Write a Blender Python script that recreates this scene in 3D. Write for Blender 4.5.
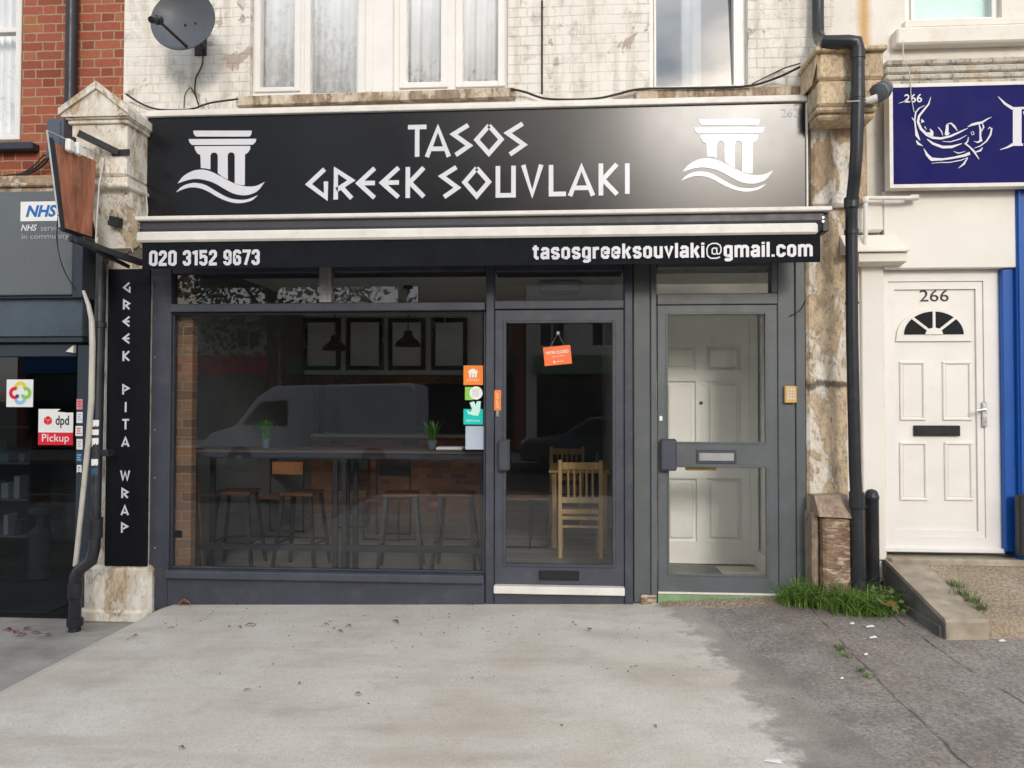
import bpy, bmesh, math, random
from mathutils import Vector, Matrix
from mathutils.geometry import tessellate_polygon
R = math.radians
random.seed(7)
for o in list(bpy.data.objects): bpy.data.objects.remove(o)
S = bpy.context.scene
COL = S.collection

# ------------------------------------------------------------------ camera, sky, sun, exposure
F, YAW, PITCH, ROLL, CAMH, CAMD = 760.0, R(3.8), R(1.3), R(0.1), 1.6, 6.0
CM = Matrix.Rotation(YAW, 3, 'Z') @ Matrix.Rotation(math.pi/2 + PITCH, 3, 'X') @ Matrix.Rotation(ROLL, 3, 'Z')
CP = Vector((0, -CAMD, CAMH))
cam_d = bpy.data.cameras.new('camera'); cam = bpy.data.objects.new('camera', cam_d); COL.objects.link(cam)
cam.matrix_world = Matrix.Translation(CP) @ CM.to_4x4()
cam_d.sensor_width = 36; cam_d.lens = F/1024*36; cam_d.clip_start = 0.05; cam_d.clip_end = 3000
S.camera = cam
S.render.resolution_x, S.render.resolution_y = 1024, 768
S.view_settings.view_transform = 'Standard'; S.view_settings.look = 'None'
S.view_settings.gamma = 1; S.view_settings.exposure = 0.55
try: S.view_settings.use_curve_mapping = False
except Exception: pass
S.render.engine = 'CYCLES'
S.cycles.max_bounces = 10; S.cycles.transparent_max_bounces = 24; S.cycles.glossy_bounces = 5; S.cycles.diffuse_bounces = 5
try: S.cycles.caustics_reflective = False; S.cycles.caustics_refractive = False
except Exception: pass

SUN_EL, SUN_AZ = R(22), R(12.5)            # azimuth measured from -Y (behind the camera) towards +X
world = bpy.data.worlds.new('World'); S.world = world; world.use_nodes = True
wn = world.node_tree; wn.nodes.clear()
def N(nt, t, **k):
    n = nt.nodes.new(t)
    for a, b in k.items(): setattr(n, a, b)
    return n
w_out = N(wn, 'ShaderNodeOutputWorld'); w_bg = N(wn, 'ShaderNodeBackground'); w_bg.inputs[1].default_value = 0.15
sky = N(wn, 'ShaderNodeTexSky', sky_type='NISHITA'); sky.sun_disc = False
sky.sun_elevation = SUN_EL; sky.sun_rotation = math.pi - SUN_AZ; sky.air_density = 1.0; sky.dust_density = 2.0
w_tc = N(wn, 'ShaderNodeTexCoord'); w_map = N(wn, 'ShaderNodeMapping'); w_map.inputs['Scale'].default_value = (1.2, 1.2, 3.2)
w_map.inputs['Location'].default_value = (3.1, 1.7, .4)
w_no = N(wn, 'ShaderNodeTexNoise'); w_no.inputs['Scale'].default_value = 2.2; w_no.inputs['Detail'].default_value = 8; w_no.inputs['Roughness'].default_value = .55
w_cr = N(wn, 'ShaderNodeValToRGB'); w_cr.color_ramp.elements[0].position = .34; w_cr.color_ramp.elements[1].position = .6
w_no2 = N(wn, 'ShaderNodeTexNoise'); w_no2.inputs['Scale'].default_value = 4.5; w_no2.inputs['Detail'].default_value = 6
w_cc = N(wn, 'ShaderNodeValToRGB')       # cloud body: grey underside to bright white
w_cc.color_ramp.elements[0].position = .3; w_cc.color_ramp.elements[0].color = (.42, .455, .51, 1)
w_cc.color_ramp.elements[1].position = .7; w_cc.color_ramp.elements[1].color = (.98, .985, 1, 1)
w_sc = N(wn, 'ShaderNodeMix', data_type='RGBA', blend_type='MULTIPLY'); w_sc.inputs[0].default_value = 1; w_sc.inputs[7].default_value = (9.5, 9.5, 9.5, 1)
w_mx = N(wn, 'ShaderNodeMix', data_type='RGBA')
L = wn.links.new
L(w_tc.outputs['Generated'], w_map.inputs[0]); L(w_map.outputs[0], w_no.inputs[0]); L(w_map.outputs[0], w_no2.inputs[0])
L(w_no.outputs[0], w_cr.inputs[0]); L(w_no2.outputs[0], w_cc.inputs[0]); L(w_cc.outputs[0], w_sc.inputs[6])
L(w_cr.outputs[0], w_mx.inputs[0]); L(sky.outputs[0], w_mx.inputs[6]); L(w_sc.outputs[2], w_mx.inputs[7])
L(w_mx.outputs[2], w_bg.inputs[0]); L(w_bg.outputs[0], w_out.inputs[0])

sun_d = bpy.data.lights.new('sun', 'SUN'); sun_d.energy = 0.85; sun_d.angle = R(12); sun_d.color = (1, .96, .90)
sun = bpy.data.objects.new('sun', sun_d); COL.objects.link(sun)
sd = Vector((math.sin(SUN_AZ)*math.cos(SUN_EL), -math.cos(SUN_AZ)*math.cos(SUN_EL), math.sin(SUN_EL)))
sun.location = sd*60; sun.rotation_euler = sd.to_track_quat('Z', 'Y').to_euler()

# ------------------------------------------------------------------ photo point -> point on a real plane of the place
def ray(px, py): return CM @ Vector(((px-512)/F, -(py-384)/F, -1))
def W(px, py, y):
    d = ray(px, py); return CP + d*((y-CP.y)/d.y)
def X(px, y=0, py=402): return W(px, py, y).x
def Z(py, y=0, px=512): return W(px, py, y).z
def G(px, py, z=0):
    d = ray(px, py); return CP + d*((z-CP.z)/d.z)
def OX(px, py, x):
    d = ray(px, py); return CP + d*((x-CP.x)/d.x)
def rect(a, b, c, d, y=0):
    my, mx = (b+d)/2, (a+c)/2
    return X(a, y, my), X(c, y, my), Z(d, y, mx), Z(b, y, mx)     # x0 x1 z0 z1

# ------------------------------------------------------------------ materials
def new_mat(name):
    m = bpy.data.materials.new(name); m.use_nodes = True
    nt = m.node_tree; return m, nt, nt.nodes['Principled BSDF']
def mul(c, k): return (min(1, c[0]*k), min(1, c[1]*k), min(1, c[2]*k), 1)
def mth(nt, op, a, b=None, c=None, clamp=False):
    n = N(nt, 'ShaderNodeMath', operation=op); n.use_clamp = clamp
    for i, v in enumerate((a, b, c)):
        if v is None: continue
        if isinstance(v, (int, float)): n.inputs[i].default_value = v
        else: nt.links.new(v, n.inputs[i])
    return n.outputs[0]
def noise(nt, vec, sc, det=5, rough=.55, dist=0):
    n = N(nt, 'ShaderNodeTexNoise'); n.inputs['Scale'].default_value = sc; n.inputs['Detail'].default_value = det
    n.inputs['Roughness'].default_value = rough; n.inputs['Distortion'].default_value = dist
    if vec is not None: nt.links.new(vec, n.inputs['Vector'])
    return n.outputs[0]
def ramp(nt, fac, *st):
    n = N(nt, 'ShaderNodeValToRGB'); cr = n.color_ramp
    while len(cr.elements) < len(st): cr.elements.new(.5)
    for e, (p, c) in zip(cr.elements, st):
        e.position = p; e.color = (c, c, c, 1) if isinstance(c, (int, float)) else (*c[:3], 1)
    nt.links.new(fac, n.inputs[0]); return n.outputs[0]
def mixc(nt, fac, a, b, mode='MIX'):
    n = N(nt, 'ShaderNodeMix', data_type='RGBA', blend_type=mode)
    for i, v in ((0, fac), (6, a), (7, b)):
        if isinstance(v, (int, float)): n.inputs[i].default_value = v if i == 0 else (v, v, v, 1)
        elif isinstance(v, tuple): n.inputs[i].default_value = (*v[:3], 1)
        else: nt.links.new(v, n.inputs[i])
    return n.outputs[2]
def bump(nt, b, h, st=.3, d=.01):
    n = N(nt, 'ShaderNodeBump'); n.inputs['Strength'].default_value = st; n.inputs['Distance'].default_value = d
    nt.links.new(h, n.inputs['Height']); nt.links.new(n.outputs[0], b.inputs['Normal'])
def pos(nt): return N(nt, 'ShaderNodeNewGeometry').outputs['Position']
def scaled(nt, v, s):
    m = N(nt, 'ShaderNodeMapping'); m.inputs['Scale'].default_value = s; nt.links.new(v, m.inputs[0]); return m.outputs[0]

def pmat(name, col, rough=.5, var=.12, sc=6, bp=0, bs=60, metal=0, dirt=0, dcol=(.12, .1, .08), spec=.4, stretch=(1, 1, 1)):
    m, nt, b = new_mat(name)
    p = scaled(nt, N(nt, 'ShaderNodeTexCoord').outputs['Object'], stretch)
    n = noise(nt, p, sc)
    c = mixc(nt, ramp(nt, n, (.3, 0), (.7, 1)), mul(col, 1-var), mul(col, 1+var))
    if dirt:
        d = ramp(nt, noise(nt, p, sc*2.3, 8, .65), (.52, 0), (.75, dirt)); c = mixc(nt, d, c, dcol)
    nt.links.new(c, b.inputs['Base Color'])
    nt.links.new(ramp(nt, noise(nt, p, sc*3), (.3, max(.02, rough-.08)), (.7, min(1, rough+.1))), b.inputs['Roughness'])
    b.inputs['Metallic'].default_value = metal; b.inputs['Specular IOR Level'].default_value = spec
    if bp: bump(nt, b, noise(nt, p, bs, 6), bp, .004)
    return m

def flemish(nt, h=.0765, Ls=.225, Hs=.112, m=.010, plane='xz'):
    """Flemish bond drawn from the wall's own metres: returns mortar mask, per-brick value, header mask"""
    p = pos(nt)
    sx = N(nt, 'ShaderNodeSeparateXYZ'); nt.links.new(p, sx.inputs[0])
    wob = noise(nt, p, 9, 3); wob2 = noise(nt, scaled(nt, p, (1, 1, 1.7)), 13, 3)
    x = mth(nt, 'ADD', sx.outputs[0] if plane == 'xz' else sx.outputs[1], mth(nt, 'MULTIPLY', mth(nt, 'SUBTRACT', wob, .5), .022))
    z = mth(nt, 'ADD', sx.outputs[2], mth(nt, 'MULTIPLY', mth(nt, 'SUBTRACT', wob2, .5), .018))
    zz = mth(nt, 'DIVIDE', z, h); r = mth(nt, 'FLOOR', zz); fz = mth(nt, 'MULTIPLY', mth(nt, 'FRACT', zz), h)
    P = Ls+Hs
    u = mth(nt, 'DIVIDE', mth(nt, 'ADD', x, mth(nt, 'MULTIPLY', mth(nt, 'FLOORED_MODULO', r, 2), P/2)), P)
    k = mth(nt, 'FLOOR', u); t = mth(nt, 'MULTIPLY', mth(nt, 'FRACT', u), P)
    isH = mth(nt, 'GREATER_THAN', t, Ls)
    dv = mth(nt, 'MINIMUM', mth(nt, 'MINIMUM', t, mth(nt, 'ABSOLUTE', mth(nt, 'SUBTRACT', t, Ls))), mth(nt, 'SUBTRACT', P, t))
    e = mth(nt, 'MINIMUM', dv, mth(nt, 'MINIMUM', fz, mth(nt, 'SUBTRACT', h, fz)))
    mr = N(nt, 'ShaderNodeMapRange'); mr.inputs['From Min'].default_value = m*.35; mr.inputs['From Max'].default_value = m*.75
    mr.inputs['To Min'].default_value = 1; mr.inputs['To Max'].default_value = 0; nt.links.new(e, mr.inputs[0])
    wn_ = N(nt, 'ShaderNodeTexWhiteNoise', noise_dimensions='2D'); cb = N(nt, 'ShaderNodeCombineXYZ')
    nt.links.new(mth(nt, 'ADD', k, mth(nt, 'MULTIPLY', isH, .5)), cb.inputs[0]); nt.links.new(r, cb.inputs[1]); nt.links.new(cb.outputs[0], wn_.inputs['Vector'])
    return mr.outputs[0], wn_.outputs[0], isH

def red_brick(name, a=(.33, .088, .048), b_=(.22, .05, .028), mort=(.36, .26, .155), plane='xz', **k):
    m, nt, b = new_mat(name)
    mo, idv, ih = flemish(nt, plane=plane, **k)
    p = pos(nt)
    c = ramp(nt, idv, (0, b_), (.45, a), (.8, mul(a, 1.12)), (1, (.36, .14, .06)))
    c = mixc(nt, ramp(nt, noise(nt, p, 40, 6), (.35, 0), (.75, .45)), c, mul(b_, .75))
    mc = mixc(nt, noise(nt, p, 14, 5), mul(mort, .7), mul(mort, 1.25))
    nt.links.new(mixc(nt, mo, c, mc), b.inputs['Base Color']); b.inputs['Roughness'].default_value = .85
    h = mth(nt, 'ADD', mth(nt, 'MULTIPLY', mo, -1), mth(nt, 'MULTIPLY', noise(nt, p, 70, 5), .35))
    bump(nt, b, h, .5, .006); return m

def painted_brick(name, white=(.80, .765, .70), amount=.60, joint=.14):
    m, nt, b = new_mat(name)
    mo, idv, ih = flemish(nt)
    p = pos(nt)
    w = mixc(nt, noise(nt, p, 3, 6), mul(white, .86), mul(white, 1.06))
    st = ramp(nt, noise(nt, scaled(nt, p, (5, 5, .7)), 2, 7, .6), (.48, 0), (.70, .7))
    w = mixc(nt, st, w, (.47, .40, .31))                                        # rain streaks
    gr = ramp(nt, noise(nt, p, 5.5, 9, .7), (.53, 0), (.66, .6))
    w = mixc(nt, gr, w, (.36, .31, .26))
    crack = mth(nt, 'MULTIPLY', mo, ramp(nt, noise(nt, p, 1.25, 6, .66), (.42, .10), (.60, 2.2)))
    w = mixc(nt, mth(nt, 'MULTIPLY', crack, joint), w, (.16, .12, .10))
    pe = ramp(nt, noise(nt, p, 3.2, 10, .66, .4), (amount, 0), (amount+.012, 1))  # flaked patches down to the brick
    br = ramp(nt, idv, (0, (.36, .25, .20)), (.5, (.44, .31, .25)), (1, (.33, .29, .25)))
    br = mixc(nt, noise(nt, p, 30, 6), br, (.54, .48, .42)); br = mixc(nt, mo, br, (.38, .33, .27))
    nt.links.new(mixc(nt, pe, w, br), b.inputs['Base Color']); b.inputs['Roughness'].default_value = .8
    h = mth(nt, 'ADD', mth(nt, 'MULTIPLY', mo, -.40), mth(nt, 'ADD', mth(nt, 'MULTIPLY', pe, -.6), mth(nt, 'MULTIPLY', noise(nt, p, 38, 7, .65), .8)))
    bump(nt, b, h, .6, .008); return m

def flaking(name, stone=(.40, .29, .17), paint=(.80, .75, .66), amount=.5, sc=3.0, grime=.5, off=(0, 0, 0), course=0, soot=.5, zs=.62):
    m, nt, b = new_mat(name)
    mp = N(nt, 'ShaderNodeMapping'); mp.inputs['Location'].default_value = off; mp.inputs['Scale'].default_value = (1.3, 1.3, zs); nt.links.new(pos(nt), mp.inputs[0]); p = mp.outputs[0]
    s = ramp(nt, noise(nt, p, sc*2.2, 9, .65), (.3, mul(stone, .55)), (.5, stone), (.7, mul(stone, 1.35)))
    s = mixc(nt, ramp(nt, noise(nt, p, sc*9, 8, .7), (.5, 0), (.72, .7)), s, (.12, .085, .055))
    w = mixc(nt, noise(nt, p, sc*1.5, 6), mul(paint, .82), mul(paint, 1.06))
    w = mixc(nt, ramp(nt, noise(nt, p, sc*3.1, 8, .62), (.5, 0), (.7, grime)), w, (.45, .33, .19))
    pk = ramp(nt, noise(nt, p, sc, 10, .62, .2), (amount-.015, 0), (amount+.012, .55), (amount+.09, 1))
    ed = ramp(nt, noise(nt, p, sc, 10, .62, .2), (amount-.035, 0), (amount-.003, .38), (amount+.010, 0))
    c = mixc(nt, ed, mixc(nt, pk, s, w), (.17, .12, .075))
    c = mixc(nt, ramp(nt, noise(nt, p, sc*.9, 7, .6), (.51, 0), (.67, .55)), c, mul((.46, .34, .20), 1))           # ochre damp stains
    c = mixc(nt, ramp(nt, noise(nt, p, sc*4.3, 9, .72), (.56, 0), (.66, soot)), c, (.10, .075, .055))
    jt = 0.0
    if course:
        sz = N(nt, 'ShaderNodeSeparateXYZ'); nt.links.new(pos(nt), sz.inputs[0])
        zz = mth(nt, 'ADD', mth(nt, 'DIVIDE', sz.outputs[2], course), mth(nt, 'MULTIPLY', mth(nt, 'SUBTRACT', noise(nt, p, 7, 5), .5), .09))
        jt = ramp(nt, mth(nt, 'ABSOLUTE', mth(nt, 'SUBTRACT', mth(nt, 'FRACT', zz), .5)), (.478, 0), (.49, .85))
        c = mixc(nt, jt, c, (.075, .055, .04))
    ridge = mth(nt, 'ABSOLUTE', mth(nt, 'SUBTRACT', noise(nt, p, sc*1.7, 4, .5, 1.2), .5))
    cr = ramp(nt, ridge, (0, .9), (.003, .7), (.008, 0))
    c = mixc(nt, mth(nt, 'MULTIPLY', cr, ramp(nt, noise(nt, p, 1.9, 2), (.58, 0), (.66, 1))), c, (.07, .05, .035))
    nt.links.new(c, b.inputs['Base Color']); b.inputs['Roughness'].default_value = .85
    h = mth(nt, 'ADD', mth(nt, 'MULTIPLY', pk, .8), mth(nt, 'SUBTRACT', mth(nt, 'MULTIPLY', noise(nt, p, 34, 7), .7), cr))
    bump(nt, b, h, .7, .008); return m

def glass_mat(name, tint=(.80, .82, .82), base=.045, smear=0):
    m = bpy.data.materials.new(name); m.use_nodes = True; nt = m.node_tree; nt.nodes.clear()
    o = N(nt, 'ShaderNodeOutputMaterial'); t = N(nt, 'ShaderNodeBsdfTransparent'); g = N(nt, 'ShaderNodeBsdfGlossy'); mx = N(nt, 'ShaderNodeMixShader')
    t.inputs[0].default_value = (*tint, 1); g.inputs['Roughness'].default_value = .004
    lw = N(nt, 'ShaderNodeLayerWeight'); lw.inputs[0].default_value = .5
    fr = mth(nt, 'ADD', mth(nt, 'MULTIPLY', mth(nt, 'POWER', lw.outputs['Facing'], 5), 1-base), base)
    nt.links.new(fr, mx.inputs[0]); nt.links.new(t.outputs[0], mx.inputs[1]); nt.links.new(g.outputs[0], mx.inputs[2])
    out = mx.outputs[0]
    if smear:
        d = N(nt, 'ShaderNodeBsdfDiffuse'); d.inputs[0].default_value = (.5, .52, .5, 1); m2 = N(nt, 'ShaderNodeMixShader')
        nt.links.new(ramp(nt, noise(nt, pos(nt), 5, 7, .6), (.35, smear*.3), (.75, smear)), m2.inputs[0]); nt.links.new(out, m2.inputs[1]); nt.links.new(d.outputs[0], m2.inputs[2]); out = m2.outputs[0]
    nt.links.new(out, o.inputs[0]); return m

M = {}
M['anth'] = pmat('anthracite_paint', (.050, .055, .073), .42, .16, 3.5, .05, 90, dirt=.42, dcol=(.12, .115, .105))
M['anth_lite'] = pmat('anthracite_frame', (.058, .064, .083), .38, .16, 3.5, dirt=.38, dcol=(.12, .115, .11))
M['greygreen'] = pmat('grey_door_paint', (.098, .112, .120), .42, .14, 3.5, .05, 90, dirt=.4, dcol=(.17, .165, .15))
M['greypost'] = pmat('grey_green_post', (.088, .098, .10), .45, .14, 3, .05, 80, dirt=.3, dcol=(.16, .15, .13))
M['black_plastic'] = pmat('black_plastic', (.012, .013, .016), .35, .2, 8)
M['pipe'] = pmat('black_pipe_paint', (.020, .022, .027), .38, .25, 5, .05, 60, dirt=.35, dcol=(.085, .08, .075))
M['white_pvc'] = pmat('white_upvc', (.78, .76, .73), .35, .04, 3, dirt=.12, dcol=(.5, .46, .4))
M['door_cream'] = pmat('cream_door', (.78, .755, .705), .38, .05, 2.5, dirt=.2, dcol=(.55, .5, .42))
M['trim_white'] = pmat('white_trim', (.72, .69, .64), .45, .08, 5, dirt=.35, dcol=(.42, .36, .28))
M['letter'] = pmat('white_vinyl', (.64, .64, .68), .22, .02, 3)
M['letter_dull'] = pmat('grey_vinyl', (.42, .43, .43), .4, .03, 3)
M['fabric'] = pmat('awning_fabric', (.009, .0105, .0135), .8, .15, 8, .1, 300, spec=.12)
M['awn_grey'] = pmat('awning_cover', (.055, .055, .065), .45, .12, 4)
M['cream_wall'] = pmat('cream_render', (.76, .72, .65), .8, .07, 2.2, .22, 40, dirt=.35, dcol=(.50, .42, .31))
M['cream_smooth'] = pmat('cream_painted_panel', (.77, .735, .68), .6, .05, 1.5, .08, 30, dirt=.14, dcol=(.55, .48, .38))
M['stone_ledge'] = flaking('weathered_ledge', (.34, .25, .17), (.66, .58, .46), .52, 6, .8)
M['stoneL'] = flaking('flaking_pilaster', (.54, .44, .31), (.80, .76, .68), .42, 4.6, .6, soot=.4)
M['stoneR'] = flaking('bare_pilaster', (.55, .43, .29), (.80, .76, .68), .55, 5.2, .5, (3.3, 0, 1.2), course=1.72, soot=.75)
M['neck'] = flaking('flaking_neck', (.42, .31, .20), (.80, .77, .70), .47, 3.6, .35, (1.3, 0, .4), soot=.5)
M['block'] = flaking('sandstone_block', (.60, .47, .31), (.76, .70, .58), .60, 6, .5, soot=.6)
M['plinth'] = flaking('plinth_render', (.33, .25, .185), (.52, .44, .36), .58, 6, .7, (1, 2, 3))
M['brick'] = red_brick('red_brick')
M['wbrick'] = painted_brick('white_painted_brick')
M['ibrick'] = red_brick('brick_slips', (.27, .145, .075), (.15, .085, .05), (.26, .20, .15))
M['cbrick'] = red_brick('counter_brick', (.22, .09, .045), (.10, .045, .03), (.15, .12, .10))
M['bartop'] = pmat('bar_top', (.075, .05, .038), .45, .25, 5, stretch=(.6, 3, 3))
M['ibrick_y'] = red_brick('brick_slips_side', (.46, .21, .08), (.24, .10, .05), (.36, .28, .19), plane='yz')
M['glass'] = glass_mat('clear_glass', (.92, .94, .96), .046)
M['glass_door'] = glass_mat('entrance_glass', (.985, .99, .98), .022, .035)
M['glass_up'] = glass_mat('window_glass', (.975, .985, .99), .06)
M['glass_sky'] = glass_mat('coated_glass', (.90, .93, .95), .24)
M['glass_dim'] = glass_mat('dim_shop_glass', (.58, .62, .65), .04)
M['curtain'] = pmat('net_curtain', (.91, .91, .91), .9, .1, 3)
M['pine'] = pmat('pine_wood', (.72, .45, .19), .5, .18, 5, stretch=(3, 3, .5))
M['darkwood'] = pmat('dark_wood', (.16, .075, .035), .5, .3, 5, stretch=(.6, 3, 3))
M['backwood'] = pmat('brown_wood', (.35, .15, .06), .5, .25, 6, stretch=(.7, 3, 3))
M['steel'] = pmat('black_steel', (.018, .018, .02), .4, .15, 6)
M['chrome'] = pmat('satin_steel', (.62, .62, .61), .28, .06, 8, metal=1)
M['silver'] = pmat('silver_plate', (.36, .36, .36), .35, .08, 5, metal=.4)
M['orange'] = pmat('orange_print', (.85, .23, .03), .4, .04, 4)
M['orange_r'] = pmat('orange_red_print', (.87, .17, .045), .4, .04, 4)
M['teal'] = pmat('teal_print', (.0, .50, .45), .4, .04, 4)
M['green_p'] = pmat('green_print', (.24, .56, .09), .4, .04, 4)
M['paper'] = pmat('paper', (.72, .76, .84), .6, .03, 4)
M['white_p'] = pmat('white_print', (.80, .80, .78), .45, .03, 4)
M['mint'] = pmat('pale_mint_print', (.55, .82, .74), .45, .03, 4)
M['red_p'] = pmat('red_print', (.66, .015, .035), .4, .05, 4)
M['ink'] = pmat('dark_ink', (.02, .02, .022), .5, .05, 4)
M['blue_p'] = pmat('blue_print', (.015, .14, .44), .45, .04, 4)
M['pink'] = pmat('pink_print', (.62, .25, .30), .5, .06, 30)
M['yellow'] = pmat('yellow_print', (.78, .60, .06), .45, .03, 4)
M['sky_p'] = pmat('pale_blue_print', (.25, .52, .72), .45, .03, 4)
M['navy_p'] = pmat('navy_print', (.05, .04, .2), .45, .03, 4)
M['navy'] = pmat('navy_sign', (.009, .009, .105), .45, .05, 1.5, spec=.06)
M['blue'] = pmat('blue_paint', (.008, .085, .36), .40, .08, 3, .04, 60, dirt=.15, dcol=(.03, .07, .2))
M['keypad'] = pmat('yellowed_keypad', (.62, .40, .14), .45, .08, 20)
M['rust'] = pmat('weathered_panel', (.36, .13, .07), .6, .5, 5, .1, 60, dirt=.75, dcol=(.46, .31, .21), stretch=(1.6, 2.6, .7))
M['darkframe'] = pmat('dark_blue_steel', (.025, .03, .045), .45, .2, 5)
M['boxgrey'] = pmat('box_grey', (.085, .105, .135), .45, .08, 4)
M['wire'] = pmat('grey_wire', (.55, .55, .53), .45, .12, 8)
M['cable'] = pmat('black_cable', (.025, .022, .02), .6, .2, 8)
M['conduit'] = pmat('old_white_conduit', (.52, .49, .43), .55, .15, 6, dirt=.5, dcol=(.2, .18, .15))
M['dish'] = pmat('dish_grey', (.075, .085, .098), .45, .12, 4, dirt=.2, dcol=(.06, .06, .065))
M['terracotta'] = pmat('pale_plaster', (.66, .61, .53), .8, .1, 5)
M['ceil'] = pmat('ceiling_white', (.84, .83, .79), .85, .04, 2)
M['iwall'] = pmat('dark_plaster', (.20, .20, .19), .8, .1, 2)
M['iwall_w'] = pmat('pale_plaster_wall', (.46, .45, .42), .8, .06, 2)
M['menu'] = pmat('grey_board', (.80, .80, .76), .6, .12, 2.5)
M['porch_white'] = pmat('porch_white', (.92, .915, .885), .55, .05, 2, dirt=.1, dcol=(.5, .47, .4))
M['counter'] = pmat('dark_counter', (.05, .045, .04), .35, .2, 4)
M['plantleaf'] = pmat('plant_leaf', (.06, .15, .025), .5, .35, 9)
M['pot'] = pmat('grey_pot', (.10, .11, .12), .6, .1, 8)
M['greenpaint'] = pmat('old_green_paint', (.20, .32, .16), .6, .25, 8, dirt=.4, dcol=(.3, .26, .2))
M['bark'] = pmat('bark', (.12, .09, .065), .9, .3, 8, .5, 25, stretch=(3, 3, .5))
M['pharm'] = pmat('pharmacy_grey', (.115, .130, .142), .35, .08, 2)
M['pharm_d'] = pmat('pharmacy_dark_frame', (.032, .042, .058), .35, .1, 3)
M['pharm_b'] = pmat('pharmacy_blue_panel', (.065, .09, .12), .25, .2, 2)
M['leaf_dry'] = pmat('dry_leaf', (.20, .10, .045), .8, .4, 30)
M['leaf_or'] = pmat('orange_leaf', (.42, .17, .06), .8, .3, 30)
M['grit'] = pmat('dark_grit', (.045, .04, .035), .9, .3, 30)
M['litter'] = pmat('white_litter', (.75, .74, .72), .7, .05, 9)

# the fascia board: black aluminium composite with a satin lacquer
m, nt, b = new_mat('black_composite')
b.inputs['Base Color'].default_value = (.007, .008, .011, 1); b.inputs['Specular IOR Level'].default_value = .42
nt.links.new(ramp(nt, noise(nt, pos(nt), 2.5, 4), (.3, .18), (.7, .225)), b.inputs['Roughness']); M['board'] = m
M['board_matt'] = pmat('black_board', (.006, .0065, .009), .45, .1, 3, spec=.16)

# cream render with one rust run beside the downpipe
m, nt, b = new_mat('stained_render'); p = pos(nt)
c = mixc(nt, ramp(nt, noise(nt, p, 2.2), (.3, 0), (.7, 1)), (.70, .66, .59), (.80, .765, .70))
c = mixc(nt, ramp(nt, noise(nt, p, 5, 8, .66), (.52, 0), (.72, .5)), c, (.50, .43, .34))
sx = N(nt, 'ShaderNodeSeparateXYZ'); nt.links.new(p, sx.inputs[0])
dx = mth(nt, 'ABSOLUTE', mth(nt, 'SUBTRACT', sx.outputs[0], X(864, 0, 20)+0.0))
k = mth(nt, 'MULTIPLY', ramp(nt, mth(nt, 'ADD', dx, mth(nt, 'MULTIPLY', noise(nt, p, 14, 6, .6), .05)), (.035, .85), (.095, 0)), mth(nt, 'GREATER_THAN', sx.outputs[2], 4.2))
c = mixc(nt, k, c, (.56, .31, .09))
nt.links.new(c, b.inputs['Base Color']); b.inputs['Roughness'].default_value = .85
bump(nt, b, noise(nt, p, 26, 8, .65), .4, .008); M['cream_stained'] = m
# opaque window and vehicle panes: plain dark glass
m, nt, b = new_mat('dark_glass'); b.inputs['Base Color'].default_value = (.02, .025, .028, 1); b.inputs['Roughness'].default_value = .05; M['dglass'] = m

# grass / foliage: each leaf its own tone
def leaf_mat(name, a, b_):
    m, nt, b = new_mat(name)
    g = N(nt, 'ShaderNodeNewGeometry')
    c = ramp(nt, g.outputs['Random Per Island'], (0, a), (.6, b_), (1, mul(b_, 1.4)))
    nt.links.new(c, b.inputs['Base Color']); b.inputs['Roughness'].default_value = .55
    return m
M['grass'] = leaf_mat('grass_blades', (.06, .13, .015), (.17, .31, .05))
M['foliage'] = leaf_mat('tree_leaves', (.025, .045, .014), (.055, .085, .028))
M['straw'] = leaf_mat('straw', (.30, .23, .10), (.45, .36, .18))
M['weed'] = leaf_mat('weed_leaves', (.05, .10, .02), (.12, .18, .05))

# concrete forecourt
m, nt, b = new_mat('pale_concrete'); p = pos(nt)
c = ramp(nt, noise(nt, p, 1.1, 8, .62), (.30, (.55, .495, .41)), (.5, (.65, .61, .535)), (.72, (.73, .705, .645)))
c = mixc(nt, ramp(nt, noise(nt, scaled(nt, p, (.5, 1.6, 1)), 1.6, 8, .6), (.48, 0), (.70, .6)), c, (.40, .34, .265))
c = mixc(nt, ramp(nt, noise(nt, p, 3.2, 9, .7), (.53, 0), (.70, .40)), c, (.34, .305, .255))
c = mixc(nt, ramp(nt, noise(nt, p, 42, 6, .7), (.57, 0), (.70, .5)), c, (.25, .22, .19))
c = mixc(nt, ramp(nt, noise(nt, p, 110, 4, .7), (.35, .45), (.60, 0)), c, (.33, .30, .26)); c = mixc(nt, ramp(nt, noise(nt, p, 75, 4, .7), (.58, 0), (.72, .5)), c, (.78, .76, .72))
c = mixc(nt, ramp(nt, noise(nt, scaled(nt, p, (.35, 5, 1)), 3.2, 7, .7), (.56, 0), (.70, .28)), c, (.70, .68, .64))
v = N(nt, 'ShaderNodeTexVoronoi'); v.inputs['Scale'].default_value = 26; v.inputs['Randomness'].default_value = 1; nt.links.new(p, v.inputs[0])
dots = mth(nt, 'MULTIPLY', ramp(nt, v.outputs['Distance'], (.05, 1), (.11, 0)), ramp(nt, noise(nt, p, 3.0, 4), (.52, 0), (.60, .8)))
c = mixc(nt, dots, c, (.13, .11, .09))
sx = N(nt, 'ShaderNodeSeparateXYZ'); nt.links.new(p, sx.inputs[0])          # the pour thins out over old tarmac along its right side
ey = mth(nt, 'MINIMUM', mth(nt, 'ADD', mth(nt, 'MULTIPLY', sx.outputs[1], -.16), .62), mth(nt, 'ADD', mth(nt, 'MULTIPLY', sx.outputs[1], -.04), .76))
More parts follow.
